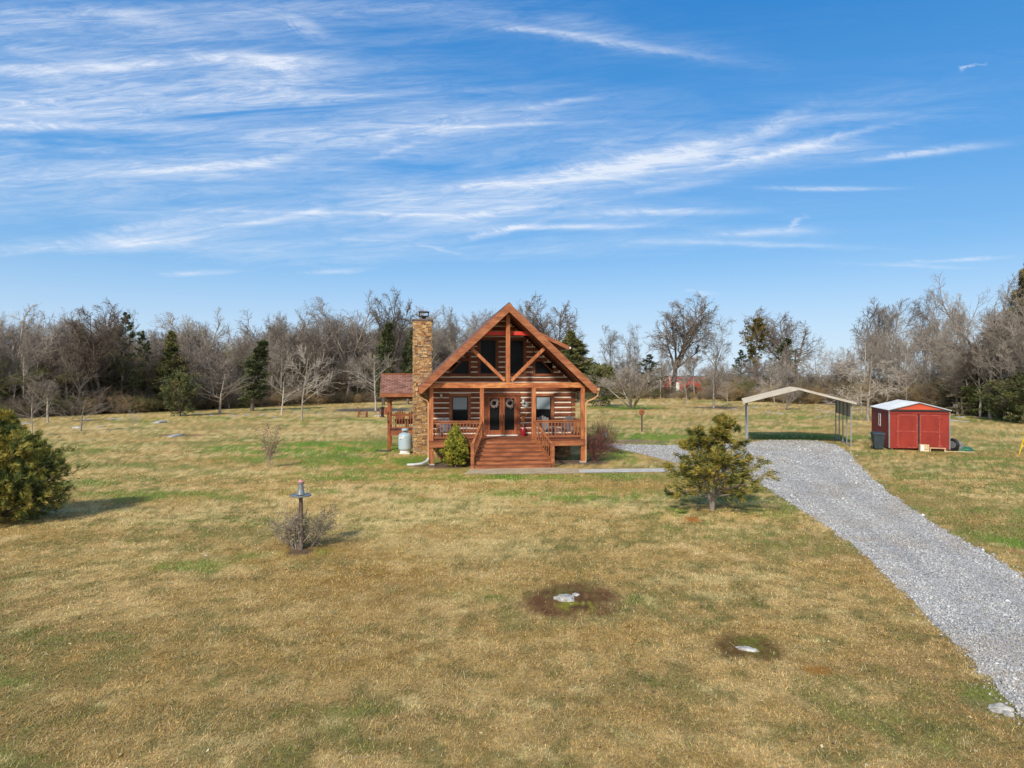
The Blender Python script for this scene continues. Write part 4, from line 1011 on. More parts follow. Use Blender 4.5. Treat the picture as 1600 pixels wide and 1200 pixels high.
    Vt = tri.reshape(-1, 3)
    np_mesh('crown', Vt, [np.arange(len(Vt)).reshape(-1, 3)], M[mat], root, np.repeat(col, 3, axis=0))
    root['_h'] = H * 1.01; root['_w'] = float(np.percentile(np.abs(Vt[:, 0]), 97) * 2)
    return root

DARK_G = [(.044, .056, .030), (.075, .094, .042), (.115, .132, .056), (.16, .166, .076)]
OLIVE = [(.055, .068, .030), (.10, .115, .045), (.155, .165, .06), (.21, .195, .08)]
BRONZE = [(.04, .045, .015), (.10, .085, .022), (.17, .12, .03), (.22, .15, .04)]
protos = {}
def P_(k, o): protos[k] = o; return o
P_('t1', bare_tree(1, 18, .30, 'tall', M['bark_g'], M['bark_g'], .020)); P_('t2', bare_tree(2, 18, .26, 'tall', M['bark_l'], M['bark_g'], .020)); P_('t3', bare_tree(3, 17, .26, 'tall', M['bark_g'], M['bark_d'], .020)); P_('t4', bare_tree(44, 15, .21, 'tall', M['bark_l'], M['bark_g'], .020))
P_('s1', bare_tree(5, 18, .42, 'spread', M['bark_d'], M['bark_d'], .024, .9)); P_('s2', bare_tree(16, 17, .40, 'spread', M['bark_d'], M['bark_d'], .028, .95))
P_('s3', bare_tree(27, 16, .36, 'spread', M['bark_g'], M['bark_g'], .020, .85))
P_('g1', bare_tree(7, 18, .30, 'gnarl', M['bark_d'], M['bark_d'], .022, .9)); P_('g2', bare_tree(9, 18, .30, 'gnarl', M['bark_g'], M['bark_d'], .022, .9))
P_('y1', bare_tree(11, 7, .11, 'young', M['bark_g'], M['bark_g'], .010, .8)); P_('y2', bare_tree(12, 6.5, .10, 'young', M['bark_l'], M['bark_g'], .010, .8)); P_('y3', bare_tree(13, 7, .10, 'young', M['bark_g'], M['bark_l'], .010, .7))
P_('v1', bare_tree(14, 6, .13, 'vase', M['bark_l'], M['bark_g'], .010, .9)); P_('d1', bare_tree(15, 10, .17, 'droop', M['bark_g'], M['bark_l'], .012))
P_('u1', bare_tree(18, 4, .022, 'scrub', M['bark_g'], M['bark_o'], .011)); P_('u2', bare_tree(19, 4, .022, 'scrub', M['bark_o'], M['bark_d'], .011)); P_('u3', bare_tree(20, 5, .03, 'scrub', M['bark_g'], M['bark_g'], .013))
P_('c_open', evergreen(31, 14, 3.6, 'open', DARK_G, .21, 2, nb=72, sub=7, base=.22, flat=.6)); P_('c_egg', evergreen(32, 12, 3.4, 'feather', OLIVE, .24, 3, nb=100, base=.10)); P_('c_col', evergreen(33, 12, 1.8, 'column', DARK_G, .24, 2, nb=90, base=.08))
P_('c_umb', evergreen(34, 13, 3.6, 'umbrella', BRONZE, .22, 3, nb=60, sub=8, base=.35, flat=.4)); P_('c_big', evergreen(35, 16, 5.2, 'open', [(.065, .062, .032), (.13, .11, .058), (.21, .165, .10), (.165, .16, .07), (.28, .215, .14)], .26, 3, nb=170, sub=8, base=.04))
P_('c_bush', evergreen(36, 5, 2.6, 'egg', OLIVE, .18, 3, nb=60, base=.02)); P_('c_lime', evergreen(37, 5, 2.8, 'egg', [(.10, .13, .03), (.17, .21, .05), (.26, .29, .08)], .16, 3, nb=60, base=.02))
used = set()
def put(key, px, by, ty, wpx=None, label=None, cat='tree', group=None, rz=None, rng=random.Random(5), deep=None, name=None):
    """a tree of the given kind standing on the ground at photo column px, its foot at row by and its top at row ty"""
    Y = CAMH * F / (by - HOR) if deep is None else deep
    X = (px - 800) / F * Y; H = height_at(ty, Y); src = protos[key]; s = H / src['_h']
    w = s if wpx is None else wpx / F * Y / src['_w']
    w = min(max(w, s * .55), s * 1.9)
    rz = rng.uniform(0, 6.28) if rz is None else rz
    zb = float(0.25 * sstep(60, 130, np.array([Y]))[0] * (fbm(np.array([X]), np.array([Y]), 40, 301, 3)[0] - .5)) if Y > 60 else 0.0
    if key not in used:
        used.add(key); o = src; o.location = (X, Y, zb - .04); o.rotation_euler = (0, 0, rz); o.scale = (w, w, s)
    else: o = dup(src, (X, Y, zb - .04), rz, (w, w, s))
    for k_ in ('label', 'group', 'category'):
        if k_ in o: del o[k_]
    if name: o.name = name
    return tag(o, label, cat, group)

# named trees, left to right
G1 = 'bare young trees in the open field'
put('y2', 50, 681, 612, 66, 'leafless young tree just behind the big evergreen at the left edge', group=G1)
put('t4', 75, 660, 585, 60, 'slim leafless tree with a pale straight trunk, left edge of the field by the wood', group=G1)
put('y1', 126, 673.5, 612, 64, 'leafless young tree with a leaning dark stem and a white rock at its foot', group=G1)
put('y3', 207, 672, 638, 24, 'smallest leafless sapling in the left part of the field', group=G1)
put('y1', 343, 647, 566, 96, 'wide grey leafless tree in front of the olive cedar on the left', group=G1)
put('y2', 440, 648, 582, 74, 'low brownish leafless tree just left of the double-trunked one', group=G1)
put('y3', 471, 657, 538, 96, 'tall leafless tree with two dark trunks in the left middle of the field', group=G1)
put('y2', 587, 642, 545, 80, 'pale leafless tree with a forked trunk behind the garden chairs', group=G1)
put('v1', 988, 639, 572, 112, 'low many-stemmed leafless tree in a ring of green grass right of the cabin', group=G1)
put('y3', 1074, 631.5, 572, 50, 'slim leafless tree standing in front of the red barn', group=G1)
put('y1', 1115, 637, 560, 74, 'leafless tree in a dark mulch ring behind the small cedar', group=G1)
put('y2', 1137, 633, 592, 34, 'small pale leafless tree right of the mulch ring', group=G1)
put('y3', 1211, 634, 588, 56, 'thin leafless tree directly behind the carport roof', group=G1)
put('v1', 1226, 640, 600, 48, 'short pale many-stemmed tree seen under the carport roof', group=G1)
put('y1', 1312, 626, 543, 50, 'slender leafless tree rising above the right end of the carport roof', group=G1)
put('d1', 1356, 658, 560, 130, 'leafless tree with long drooping pale branches just left of the red shed', group=G1)
put('y2', 1346, 643, 585, 40, 'small dark leafless tree behind the drooping one by the shed', group=G1)
put('y3', 1415, 640, 560, 56, 'pale leafless tree rising directly behind the shed roof', group=G1)
put('y1', 1461, 639, 548, 44, 'slim pale leafless tree behind the right half of the shed', group=G1)

G2 = 'tall leafless trees along the edge of the wood'
put('s3', 18, 650, 470, 90, 'tall spreading leafless tree at the far left edge above the evergreen', group=G2)
put('s2', 130, 647, 476, 110, 'tall forked leafless tree left of the dark pointed cedar', group=G2)
put('s3', 312, 636, 488, 90, 'spreading leafless tree above the olive cedar', group=G2)
put('s3', 452, 630, 487, 84, 'tall leafless tree with upswept limbs above the double-trunked tree', group=G2)
put('s3', 545, 628, 464, 92, 'broad leafless tree with a dense rounded top left of the cabin', group=G2)
put('s2', 612, 627, 459, 76, 'tallest leafless tree just left of the chimney top', group=G2)
put('t1', 672, 626, 478, 56, 'leafless treetop directly behind the chimney', group=G2)
put('t2', 718, 625, 478, 60, 'leafless treetop between the chimney and the roof', group=G2)
put('t1', 750, 625, 482, 50, 'leafless treetop showing just left of the roof peak', group=G2)
put('g2', 838, 624, 475, 50, 'leafless treetop showing just right of the roof peak', group=G2)
put('s2', 882, 624, 467, 110, 'wide dark leafless tree rising behind the right roof slope', group=G2, rz=2.6)
put('g1', 956, 619, 508, 50, 'narrow crooked tree with a tuft of twigs right of the cabin', group=G2)
put('g2', 991, 618, 504, 40, 'narrow crooked tree with a knotted trunk, second right of the cabin', group=G2)
put('s2', 1052, 619, 469, 112, 'huge spreading leafless tree above the red barn', group=G2, rz=4.1)
put('g2', 1118, 621, 495, 66, 'crooked leafless tree with a broken-looking top right of the red barn', group=G2)
put('s2', 1246, 620, 483, 110, 'wide twin-stemmed leafless tree above the carport', group=G2)
put('t3', 1356, 625, 468, 70, 'tall dense leafless tree above the gap between carport and shed', group=G2)
put('t1', 1385, 626, 470, 70, 'tall dense leafless tree above the left end of the shed', group=G2)
put('g1', 1443, 628, 452, 74, 'tall crooked leafless tree above the right end of the shed', group=G2)
put('g2', 1482, 630, 458, 60, 'tall leafless tree at the edge of the right-hand evergreens', group=G2)
put('t2', 1515, 640, 455, 70, 'tall leafless tree standing in the right-hand evergreens', group=G2)
put('s3', 1548, 646, 425, 90, 'leafless tree with a fan of bare limbs topping the right-hand evergreens', group=G2)
put('y2', 1592, 652, 500, 130, 'pale grey leafless tree with light limbs at the right edge', group=G2)

G3 = 'evergreens in and beside the wood'
put('c_open', 190, 644.5, 484, 50, 'dark pointed cedar standing tallest in the left wood', 'cedar', G3)
put('c_open', 232, 641, 515, 40, 'dark thin-crowned cedar right of the tallest cedar on the left', 'cedar', G3)
put('c_egg', 272, 642, 517, 52, 'broad olive-green cedar in the left wood', 'cedar', G3)
put('c_bush', 282, 650, 588, 46, 'low olive-green bush under the broad cedar on the left', 'bush', G3, name='evergreen_bush')
put('c_col', 394, 642, 533, 42, 'dark cone-shaped cedar left of the double-trunked tree', 'cedar', G3)
put('c_col', 599, 633, 505, 28, 'narrow dark cedar left of the chimney, half hidden by bare branches', 'cedar', G3)
put('c_col', 637, 632, 509, 26, 'narrow bright-green cedar touching the chimney', 'cedar', G3)
put('c_egg', 905, 628, 518, 90, 'rounded grey-green evergreen behind the right roof slope', 'cedar', G3)
put('c_egg', 868, 629, 530, 60, 'rounded evergreen half hidden behind the dormer', 'cedar', G3)
put('c_bush', 938, 635, 576, 50, 'olive-green bush right of the cabin roof eave', 'bush', G3, name='evergreen_bush')
put('c_open', 1016, 622, 553, 52, 'flat-topped cedar left of the red barn', 'cedar', G3)
put('c_umb', 1181, 624, 499, 40, 'tall thin pine with a bronze tuft at its top above the carport', 'pine', G3, name='pine_tree')
put('c_open', 1157, 622, 545, 34, 'small dark cedar right of the red barn', 'cedar', G3)
put('c_open', 1218, 623, 527, 50, 'dark cedar left of the twin-stemmed tree above the carport', 'cedar', G3)
put('c_big', 1512, 645, 552, 74, 'dark evergreen forming the left flank of the right-hand clump', 'cedar', G3)
put('c_big', 1556, 650, 500, 90, 'bronze-green evergreen in the middle of the right-hand clump', 'cedar', G3)
put('c_big', 1606, 651, 400, 84, 'tallest evergreen, a dark spire cut by the right edge', 'cedar', G3)
put('c_big', 1660, 650, 390, 150, 'large evergreen beyond the right edge of the clump', 'cedar', G3)
put('c_lime', 1535, 650, 603, 52, 'bright lime-green bush at the foot of the right-hand evergreens', 'bush', G3, name='green_bush')
put('c_bush', 1570, 656, 600, 60, 'dark olive bush at the right edge below the pale tree', 'bush', G3, name='evergreen_bush')
put('c_bush', 1615, 662, 590, 90, 'grey-green bush at the extreme right edge of the field', 'bush', G3, name='evergreen_bush')
put('c_bush', 1500, 643, 596, 40, 'small dark bush behind the signpost right of the shed', 'bush', G3, name='evergreen_bush')

# the wood itself: rows of leafless trees, nothing tells them apart
rngw = random.Random(77)
def tree_line(x): return float(np.interp(x, [-400, 0, 100, 200, 300, 400, 500, 600, 700, 900, 1000, 1100, 1200, 1300, 1400, 1480, 1540, 1600, 1900], [672, 655, 650, 646, 642, 637, 633, 628, 626, 624, 624, 625.5, 629, 633, 637, 641, 648, 655, 690]))
LAND = [(-200, 'at the far left edge, behind the big juniper'), (45, 'left of the tree with the leaning stem'), (105, 'behind the tree with the leaning stem'), (150, 'left of the dark pointed cedar'), (180, 'around the dark pointed cedar'), (222, 'between the dark pointed and the olive cedar'), (255, 'around the olive cedar'),
        (298, 'right of the olive cedar'), (340, 'behind the wide grey field tree'), (378, 'around the cone-shaped cedar'), (415, 'behind the low brownish field tree'), (455, 'behind the double-trunked tree'), (495, 'right of the double-trunked tree'), (535, 'behind the turned garden chair'), (573, 'behind the pale forked tree'),
        (610, 'above the side porch roof'), (643, 'behind the chimney'), (678, 'behind the left roof slope'), (740, 'behind the roof peak'), (800, 'behind the right roof slope'), (900, 'right of the cabin roof'), (960, 'behind the low many-stemmed tree'), (1030, 'in front of the red barn'), (1110, 'right of the red barn'), (1165, 'left of the carport peak'),
        (1245, 'right of the carport peak'), (1340, 'left of the red shed'), (1390, 'behind the red shed'), (1450, 'behind the right end of the red shed'), (1487, 'at the signpost'), (1530, 'above the lime-green bush'), (1565, 'at the right edge of the picture')]
def where(x):
    w = LAND[0][1]
    for a_, t_ in LAND:
        if x >= a_: w = t_
    return w
ROWN = ['front-row', 'second-row', 'deeper', 'rearmost']
for row, (dy, step, tlo, thi) in enumerate([(-1, 16, 505, 560), (-4, 16, 486, 540), (-8, 15, 484, 520), (-12, 17, 492, 520)]):
    x = -60.0 + row * 5
    while x < 760:
        if row < 2 and (172 < x < 206 or 250 < x < 290 or 383 < x < 404): x += 9; continue
        by = max(tree_line(x) + dy - rngw.uniform(0, 2), 613)
        bump_ = 22 if 330 < x < 420 else (18 if 200 < x < 300 else 0)
        ty = rngw.uniform(tlo, thi) + bump_
        put(rngw.choice(['t1', 't2', 't3', 't4', 't2', 't3', 's3', 's1', 'g2']), x, by, ty, rngw.uniform(40, 66), ROWN[row] + ' leafless tree of the left wood ' + where(x), group=ROWN[row] + ' leafless trees of the wood ' + where(x), rng=rngw)
        x += step * rngw.uniform(.7, 1.35)
for row, (dy, step, tlo, thi) in enumerate([(-2, 17, 550, 594), (-5, 17, 525, 580)]):
    x = 800.0 + row * 9
    while x < 1500:
        if 1036 < x < 1108 and row == 0: x += 12; continue
        by = max(tree_line(x) + dy, 614); ty = rngw.uniform(tlo, thi)
        if 1340 < x < 1500: ty -= 45
        nm = ['nearer', 'farther'][row] + ' small leafless tree of the thin belt '
        put(rngw.choice(['y1', 'y2', 'y3', 't4', 't2']), x, by, ty, rngw.uniform(32, 56), nm + where(x), group=nm + where(x), rng=rngw)
        x += step * rngw.uniform(.6, 1.4)
for i in range(22):
    x = 1488 + i * 8.5 + rngw.uniform(-4, 4); by = tree_line(x) + (5 if i % 3 else -3) - rngw.uniform(0, 2); ty = (535 if i % 3 else 510) - (x - 1490) * .7 + rngw.uniform(0, 50)
    put(rngw.choice(['t1', 't3', 't4', 's3', 't2']), x, by, max(ty, 430), rngw.uniform(50, 85), 'leafless tree tangled in the right-hand evergreens ' + where(x), group='leafless trees among the right-hand evergreens ' + where(x), rng=rngw)

# undergrowth: a tangle of brush along the foot of the wood, one mass
def brush():
    Vs = []; Fs = []; o = 0; rb = np.random.default_rng(21)
    src = []
    for k in ('u1', 'u2', 'u3'):
        me_ = [c for c in protos[k].children if c.name.startswith('crown')][0].data; me2 = [c for c in protos[k].children if c.name.startswith('trunk')][0].data
        vs = []; fs = []; oo = 0
        for m_ in (me_, me2):
            v = np.empty(len(m_.vertices) * 3, dtype=np.float32); m_.vertices.foreach_get('co', v); v = v.reshape(-1, 3)
            f = np.empty(len(m_.loops), dtype=np.int32); m_.loops.foreach_get('vertex_index', f); f = f.reshape(-1, 4); vs.append(v); fs.append(f + oo); oo += len(v)
        src.append((np.concatenate(vs), np.concatenate(fs)))
    spots = []
    for dy, step, h0, h1 in [(0, 13, 1.6, 3.0), (-2.2, 13, 2.1, 4.0), (-5, 13, 2.6, 4.8)]:
        x = -70.0
        while x < 1720:
            by = max(tree_line(x) + dy - rb.uniform(0, 1.5), 611); h = rb.uniform(h0, h1) * (1.15 if x > 800 else (.85 if dy > -4 else 1.5))
            if 1025 < x < 1115: h *= .45
            spots.append((x, by, h)); x += step * rb.uniform(.6, 1.4)
    C = []
    cols = np.array([(.24, .19, .12), (.29, .22, .13), (.19, .155, .10), (.26, .21, .16), (.36, .26, .14), (.18, .175, .07)])
    for i, (x, by, h) in enumerate(spots):
        Y = CAMH * F / (by - HOR); X = (x - 800) / F * Y; v, f = src[rb.integers(3)]
        th = rb.uniform(0, 6.28); s = h / 3.6; c, s_ = math.cos(th), math.sin(th); w = s * rb.uniform(1.1, 1.6)
        q = np.stack([(v[:, 0] * c - v[:, 1] * s_) * w + X, (v[:, 0] * s_ + v[:, 1] * c) * w + Y, v[:, 2] * s - .05], 1)
        Vs.append(q); Fs.append(f + o); o += len(v)
        c_ = cols[rb.integers(6)] * rb.uniform(.7, 1.1); C.append(np.repeat(c_[None], len(v), 0))
    ob = np_mesh('undergrowth', np.concatenate(Vs), [np.concatenate(Fs)], M['blades'], None, np.concatenate(C)); tag(ob, 'tangled brown brush along the foot of the wood', kind='stuff')
brush()

# shrubs and small trees near the camera
def place(o, px, by, label, cat, rz=0, group=None):
    X, Y = ground_pt(px, by); o.location = (X, Y, -.01); o.rotation_euler = (0, 0, rz); return tag(o, label, cat, group)
YG = [(.035, .045, .012), (.10, .12, .022), (.21, .205, .035), (.30, .24, .05)]
o = evergreen(51, 2.10, .70, 'egg', [(.11, .13, .018), (.22, .235, .028), (.36, .35, .042), (.44, .36, .055)], .055, 6, 'foliage', 170, 'conical_shrub', sub=8, clump_var=.25, base=.02)
# shape the crown into its narrow cone
for c_ in o.children:
    if c_.name.startswith('crown') or c_.name.startswith('trunk'):
        n_ = len(c_.data.vertices); v = np.empty(n_ * 3, dtype=np.float32); c_.data.vertices.foreach_get('co', v); v = v.reshape(-1, 3)
        t_ = np.clip(v[:, 2] / 2.1, 0, 1); k_ = np.interp(t_, [0, .12, .35, .6, .85, 1], [.92, 1.12, 1.05, .80, .46, .18]); v[:, 0] *= k_; v[:, 1] *= k_
        c_.data.vertices.foreach_set('co', v.ravel()); c_.data.update()
place(o, 712, 729, 'yellow-green cone-shaped shrub left of the cabin steps', 'shrub')
o = evergreen(53, 3.30, 1.85, 'plume', [(.050, .070, .022), (.110, .140, .034), (.200, .210, .042), (.33, .29, .055), (.40, .30, .07)], .115, 6, 'foliage', 330, 'juniper_tree', sub=9, clump_var=.15, base=.01, spread=.24, lw=.20)
place(o, 2, 814, 'large dense bronze-green juniper cut by the left edge of the picture', 'juniper', 1.0)
o.scale = (.88, .88, .96)
o = evergreen(58, 3.05, 1.75, 'layer', [(.05, .065, .020), (.12, .13, .028), (.25, .21, .038), (.38, .28, .05)], .125, 5, 'foliage', 34, 'cedar_tree', bark_m='bark_g', sub=8, clump_var=.11, base=.15, lean=.18, leaders=[(-.25, .1, 2.7, 1.5, 22), (.02, -.3, 2.2, 1.4, 12)], flat=.55, spread=.24, lw=.20)
place(o, 1113, 797, 'open-branched small olive cedar on the lawn beside the gravel drive', 'cedar', 0.0)

def twig_shrub(seed, H, W, mat, name, leaves=None, twig=.004, n0=22, dens=1.0):
    rng = np.random.default_rng(seed); an = rng.uniform(0, 6.28, n0); ti = np.radians(rng.uniform(2, 46, n0))
    d0 = np.stack([np.cos(an) * np.sin(ti), np.sin(an) * np.sin(ti), np.cos(ti)], 1)
    T = chain(rng, d0 * [.10, .10, 0], d0, H * rng.uniform(.6, 1.0, n0), 6, .011, .4, .09, .02)
    a = kids(rng, *T, int(7 * dens), .15, .98, 20, 55, .42, .6, 4, .12, .03, .3, .3, twig); b = kids(rng, *a, int(6 * dens), .1, .98, 20, 60, .5, .7, 3, .15, .02, .4, .3, twig * .8)
    root = bpy.data.objects.new(name, None); COL.objects.link(root)
    V, Fq = merge([tubes(T[0], T[1], 5)]); np_mesh('stem', V, [Fq], mat, root)
    V, Fq = merge([tubes(a[0], a[1], 3), tubes(b[0], b[1], 3)]); np_mesh('twigs', V, [Fq], mat, root)
    if leaves:
        pts = b[0][:, 1:].reshape(-1, 3); pts = pts[rng.random(len(pts)) < leaves[1]]; tri = leaf_tris(rng, pts, rng.normal(size=pts.shape), leaves[0], leaves[0] * .6, 1.0, 1)
        col = np.array(leaves[2])[rng.integers(len(leaves[2]), size=len(tri))] * np.exp(rng.normal(0, .2, (len(tri), 1)))
        np_mesh('leaves', tri.reshape(-1, 3), [np.arange(len(tri) * 3).reshape(-1, 3)], M['foliage'], root, np.repeat(col, 3, axis=0))
    return root
place(twig_shrub(61, 1.85, 1, M['bark_r'], 'shrub', (.05, .8, [(.13, .055, .04), (.18, .08, .055), (.10, .06, .045)]), .006, 34, 1.15), 929, 720, 'dense reddish-brown leafless shrub at the right corner of the porch', 'shrub')
o = twig_shrub(62, 2.0, 1, M['bark_o'], 'shrub', None, .006, 30, 1.1); place(o, 941, 702, 'taller grey-brown leafless shrub behind the reddish one beside the porch', 'shrub')
place(twig_shrub(63, .92, 1, M['bark_g'], 'shrub', (.045, .8, [(.26, .18, .12), (.32, .24, .16), (.19, .19, .08)]), .005, 30, 1.05), 462, 858, 'twiggy leafless rose shrub round the foot of the weathered post', 'shrub')
o = twig_shrub(64, 1.15, 1, M['bark_g'], 'shrub', (.045, .9, [(.10, .12, .04), (.16, .15, .05), (.20, .12, .07)]), .005, 10, 1.0); place(o, 484, 855, 'sparse upright shrub with few green leaves right of the weathered post', 'shrub')
o = twig_shrub(65, 1.95, 1, M['bark_g'], 'sapling', (.10, 1.6, [(.20, .10, .06), (.26, .14, .08), (.16, .09, .06)]), .008, 12, 1.0)
for c_ in o.children:
    n_ = len(c_.data.vertices); v = np.empty(n_ * 3, dtype=np.float32); c_.data.vertices.foreach_get('co', v); v = v.reshape(-1, 3)
    k_ = np.interp(v[:, 2], [0, .6, 1.9], [.2, .35, .62]); v[:, 0] *= k_; v[:, 1] *= k_; c_.data.vertices.foreach_set('co', v.ravel()); c_.data.update()
place(o, 418, 731, 'thin sapling with brown clinging leaves on the left lawn', 'sapling')

# ------------------------------------------------------------------ carport
CX, CY, CR = 15.6, 45.2, math.radians(-17.8)
cp = thing('carport', 'open tan metal carport with a low gable roof over the gravel drive', 'carport', (CX, CY, 0), CR)
CW, CL, CE, CA = 6.2, 6.6, 2.80, 3.62
def csl(x): return CE + (CA - CE) * (1 - abs(x - CW / 2) / (CW / 2))
for s in (-1, 1):
    mb = MB(); xe = CW / 2 + s * (CW / 2 + .28); ze = csl(xe) + .06
    n = 22
    pts = [(CW / 2, -.32, CA + .08), (xe, -.32, ze), (xe, CL + .3, ze), (CW / 2, CL + .3, CA + .08)]
    q = [(a, b, c - .03) for a, b, c in pts] + pts
    mb.hexa(q)
    for i in range(n):
        y = -.25 + i * (CL + .45) / (n - 1)
        mb.beam((CW / 2 + s * .02, y, CA + .095), (xe, y, ze + .015), .05, .03)
    mb.build('roof', M['tanroof'], cp)
    mb = MB(); mb.beam((CW / 2, -.34, CA + .0), (xe, -.34, ze - .08), .03, .19, up=(0, 1, 0)); 
    mb2 = MB(); x0, z0, x1, z1 = CW / 2, CA + .10, xe, ze + .02
    mb2.prism_xz([(x0, z0), (x1, z1), (x1, z1 - .13), (x0, z0 - .13)] if s < 0 else [(x1, z1), (x0, z0), (x0, z0 - .13), (x1, z1 - .13)], -.36, -.325); mb2.build('fascia', M['tanroof'], cp)
for x in (0, CW):
    for i in range(5):
        y = i * CL / 4; mb = MB(); mb.box(x - .032, x + .032, y - .032, y + .032, 0, CE); mb.build('post', M['grey_metal'], cp)
    mb = MB(); mb.box(x - .03, x + .03, -.05, CL + .05, 0, .055); mb.box(x - .03, x + .03, -.05, CL + .05, CE, CE + .05); mb.build('rail', M['grey_metal'], cp)
for i in range(5):
    y = i * CL / 4; mb = MB()
    mb.beam((0, y, CE + .03), (CW / 2, y, CA + .02), .05, .05); mb.beam((CW / 2, y, CA + .02), (CW, y, CE + .03), .05, .05); mb.build('rafter', M['grey_metal'], cp)
mb = MB()
for i in range(10): mb.box(CW + .035, CW + .05 + .012 * (i % 2), -.02, CL + .02, CE - .96 + i * .1, CE - .96 + (i + 1) * .1)
mb.build('side_panel', M['grey_metal'], cp)

# ------------------------------------------------------------------ red shed
sh = thing('storage_shed', 'red portable shed with double doors, a sunlit orange-red gable and a white metal roof', 'shed', (22.93, 41.5, 0), math.radians(-18))
SW, SLn, SE, SA = 3.2, 5.5, 2.40, 2.84
mb = MB(); mb.box(0, SW, 0, SLn, .10, SE - .015); mb.build('wall', M['siding'], sh)
mb = MB()
for i in range(12): mb.prism_xz([(-.002, .12 + i * .19), (-.03, .12 + i * .19), (-.008, .12 + (i + 1) * .19 - .01), (-.002, .12 + (i + 1) * .19 - .01)], .06, SLn - .02)
mb.build('lap_siding', M['siding'], sh)
mb = MB(); mb.box(.0, SW, -.02, -.002, .10, SE - .03); mb.build('front_board', M['shedred'], sh)
mb = MB()
for y in (0.4, 2.7, 5.1): mb.box(.05, SW - .05, y, y + .1, 0, .10)
for x in (.15, 1.6, 3.0): mb.box(x - .05, x + .05, .02, SLn - .1, .0, .098)
mb.build('skid', M['weathered'], sh)
mb = MB(); mb.prism_xz([(-.02, SE), (SW + .02, SE), (SW / 2, SA)], -.06, .10); mb.build('gable', M['shedlit'], sh); mb = MB(); mb.prism_xz([(0, SE), (SW, SE), (SW / 2, SA)], SLn - .1, SLn); mb.build('rear_gable', M['siding'], sh)
mb = MB(); mb.box(-.02, SW + .02, -.085, -.062, SE - .05, SE + .05); mb.build('gable_flashing', M['black'], sh)
for s in (-1, 1):
    mb = MB(); xe = SW / 2 + s * (SW / 2 + .09); ze = SA - (SA - SE) * (SW / 2 + .09) / (SW / 2) + .045
    pts = [(SW / 2, -.11, SA + .045), (xe, -.11, ze), (xe, SLn + .08, ze), (SW / 2, SLn + .08, SA + .045)]
    mb.hexa([(a, b, c - .035) for a, b, c in pts] + pts)
    for i in range(13):
        y = -.05 + i * (SLn + .05) / 12; mb.beam((SW / 2, y, SA + .055), (xe, y, ze + .01), .03, .02)
    mb.build('roof', M['whiteroof'], sh)
    mb = MB(); mb.prism_xz([(SW / 2, SA + .04), (xe, ze - .005), (xe, ze - .05), (SW / 2, SA - .005)][::(1 if s < 0 else -1)], -.135, -.112); mb.build('drip_edge', M['grey_metal'], sh)
for x in (0, SW):
    mb = MB(); mb.box(x - .035, x + .035, -.036, .035, .10, SE - .05); mb.build('corner_trim', M['grey_metal'], sh)
for s, (xa, xb) in ((-1, (.42, 1.52)), (1, (1.62, 2.70))):
    mb = MB(); mb.box(xa, xb, -.045, -.022, .14, 2.16); d = mb.build('door', M['shedred'], sh)
    mb = MB(); frame_rect(mb, xa, xb, .14, 2.16, .075, -.062, -.046); mb.box(xa + .075, xb - .075, -.06, -.046, 1.10, 1.17); mb.build('door_trim', M['shedred2'], d)
    hx = xa if s < 0 else xb
    for z in (.30, 1.12, 2.0):
        mb = MB(); mb.box(hx - .08 , hx + .14 if s < 0 else hx + .08, -.072, -.0625, z - .05, z + .05) if s < 0 else mb.box(hx - .14, hx + .08, -.072, -.0625, z - .05, z + .05); mb.build('hinge', M['shedred2'], d)
mb = MB(); mb.box(1.53, 1.61, -.035, -.0205, .12, 2.2); mb.build('door_gap', M['black'], sh)
mb = MB(); mb.box(-.0, SW, -.06, -.0205, 2.2, 2.27); mb.build('door_header', M['shedred'], sh)
mb = MB(); mb.box(-.055, -.032, 2.35, 2.95, 1.28, 1.36); mb.box(-.055, -.032, 2.35, 2.95, 2.0, 2.08); mb.box(-.055, -.032, 2.35, 2.43, 1.36, 2.0); mb.box(-.055, -.032, 2.87, 2.95, 1.36, 2.0); mb.box(-.055, -.032, 2.43, 2.87, 1.65, 1.71)
w = mb.build('window', M['white'], sh); mb = MB(); mb.box(-.045, -.031, 2.43, 2.87, 1.36, 2.0); mb.build('pane', M['glass'], w)

def SHW(lx, ly, z=0): a = math.radians(-18); return (22.93 + lx * math.cos(a) - ly * math.sin(a), 41.5 + lx * math.sin(a) + ly * math.cos(a), z)
# wheeled bin
b = thing('wheelie_bin', 'charcoal wheeled rubbish bin against the left side of the shed', 'bin', SHW(-.62, -.02), math.radians(-14))
mb = MB(); mb.hexa([(-.22, -.26, .06), (.22, -.26, .06), (.22, .22, .06), (-.22, .22, .06), (-.32, -.36, .95), (.32, -.36, .95), (.32, .34, .95), (-.32, .34, .95)])
mb.box(-.34, .34, -.38, .36, .90, .95); mb.build('body', M['bin'], b, bevel=.012)
mb = MB(); mb.hexa([(-.35, -.40, .953), (.35, -.40, .953), (.35, .38, .953), (-.35, .38, .953), (-.30, -.34, 1.03), (.30, -.34, 1.03), (.30, .38, 1.06), (-.30, .38, 1.06)]); mb.build('lid', M['bin'], b, bevel=.01)
for s in (-1, 1):
    mb = MB(); mb.tube([(s * .24, .25, .12), (s * .31, .25, .12)], .12, 14); mb.build('wheel', M['black'], b)
mb = MB(); mb.tube([(-.25, .40, .93), (.25, .40, .93)], .018, 6); mb.build('handle', M['bin'], b)
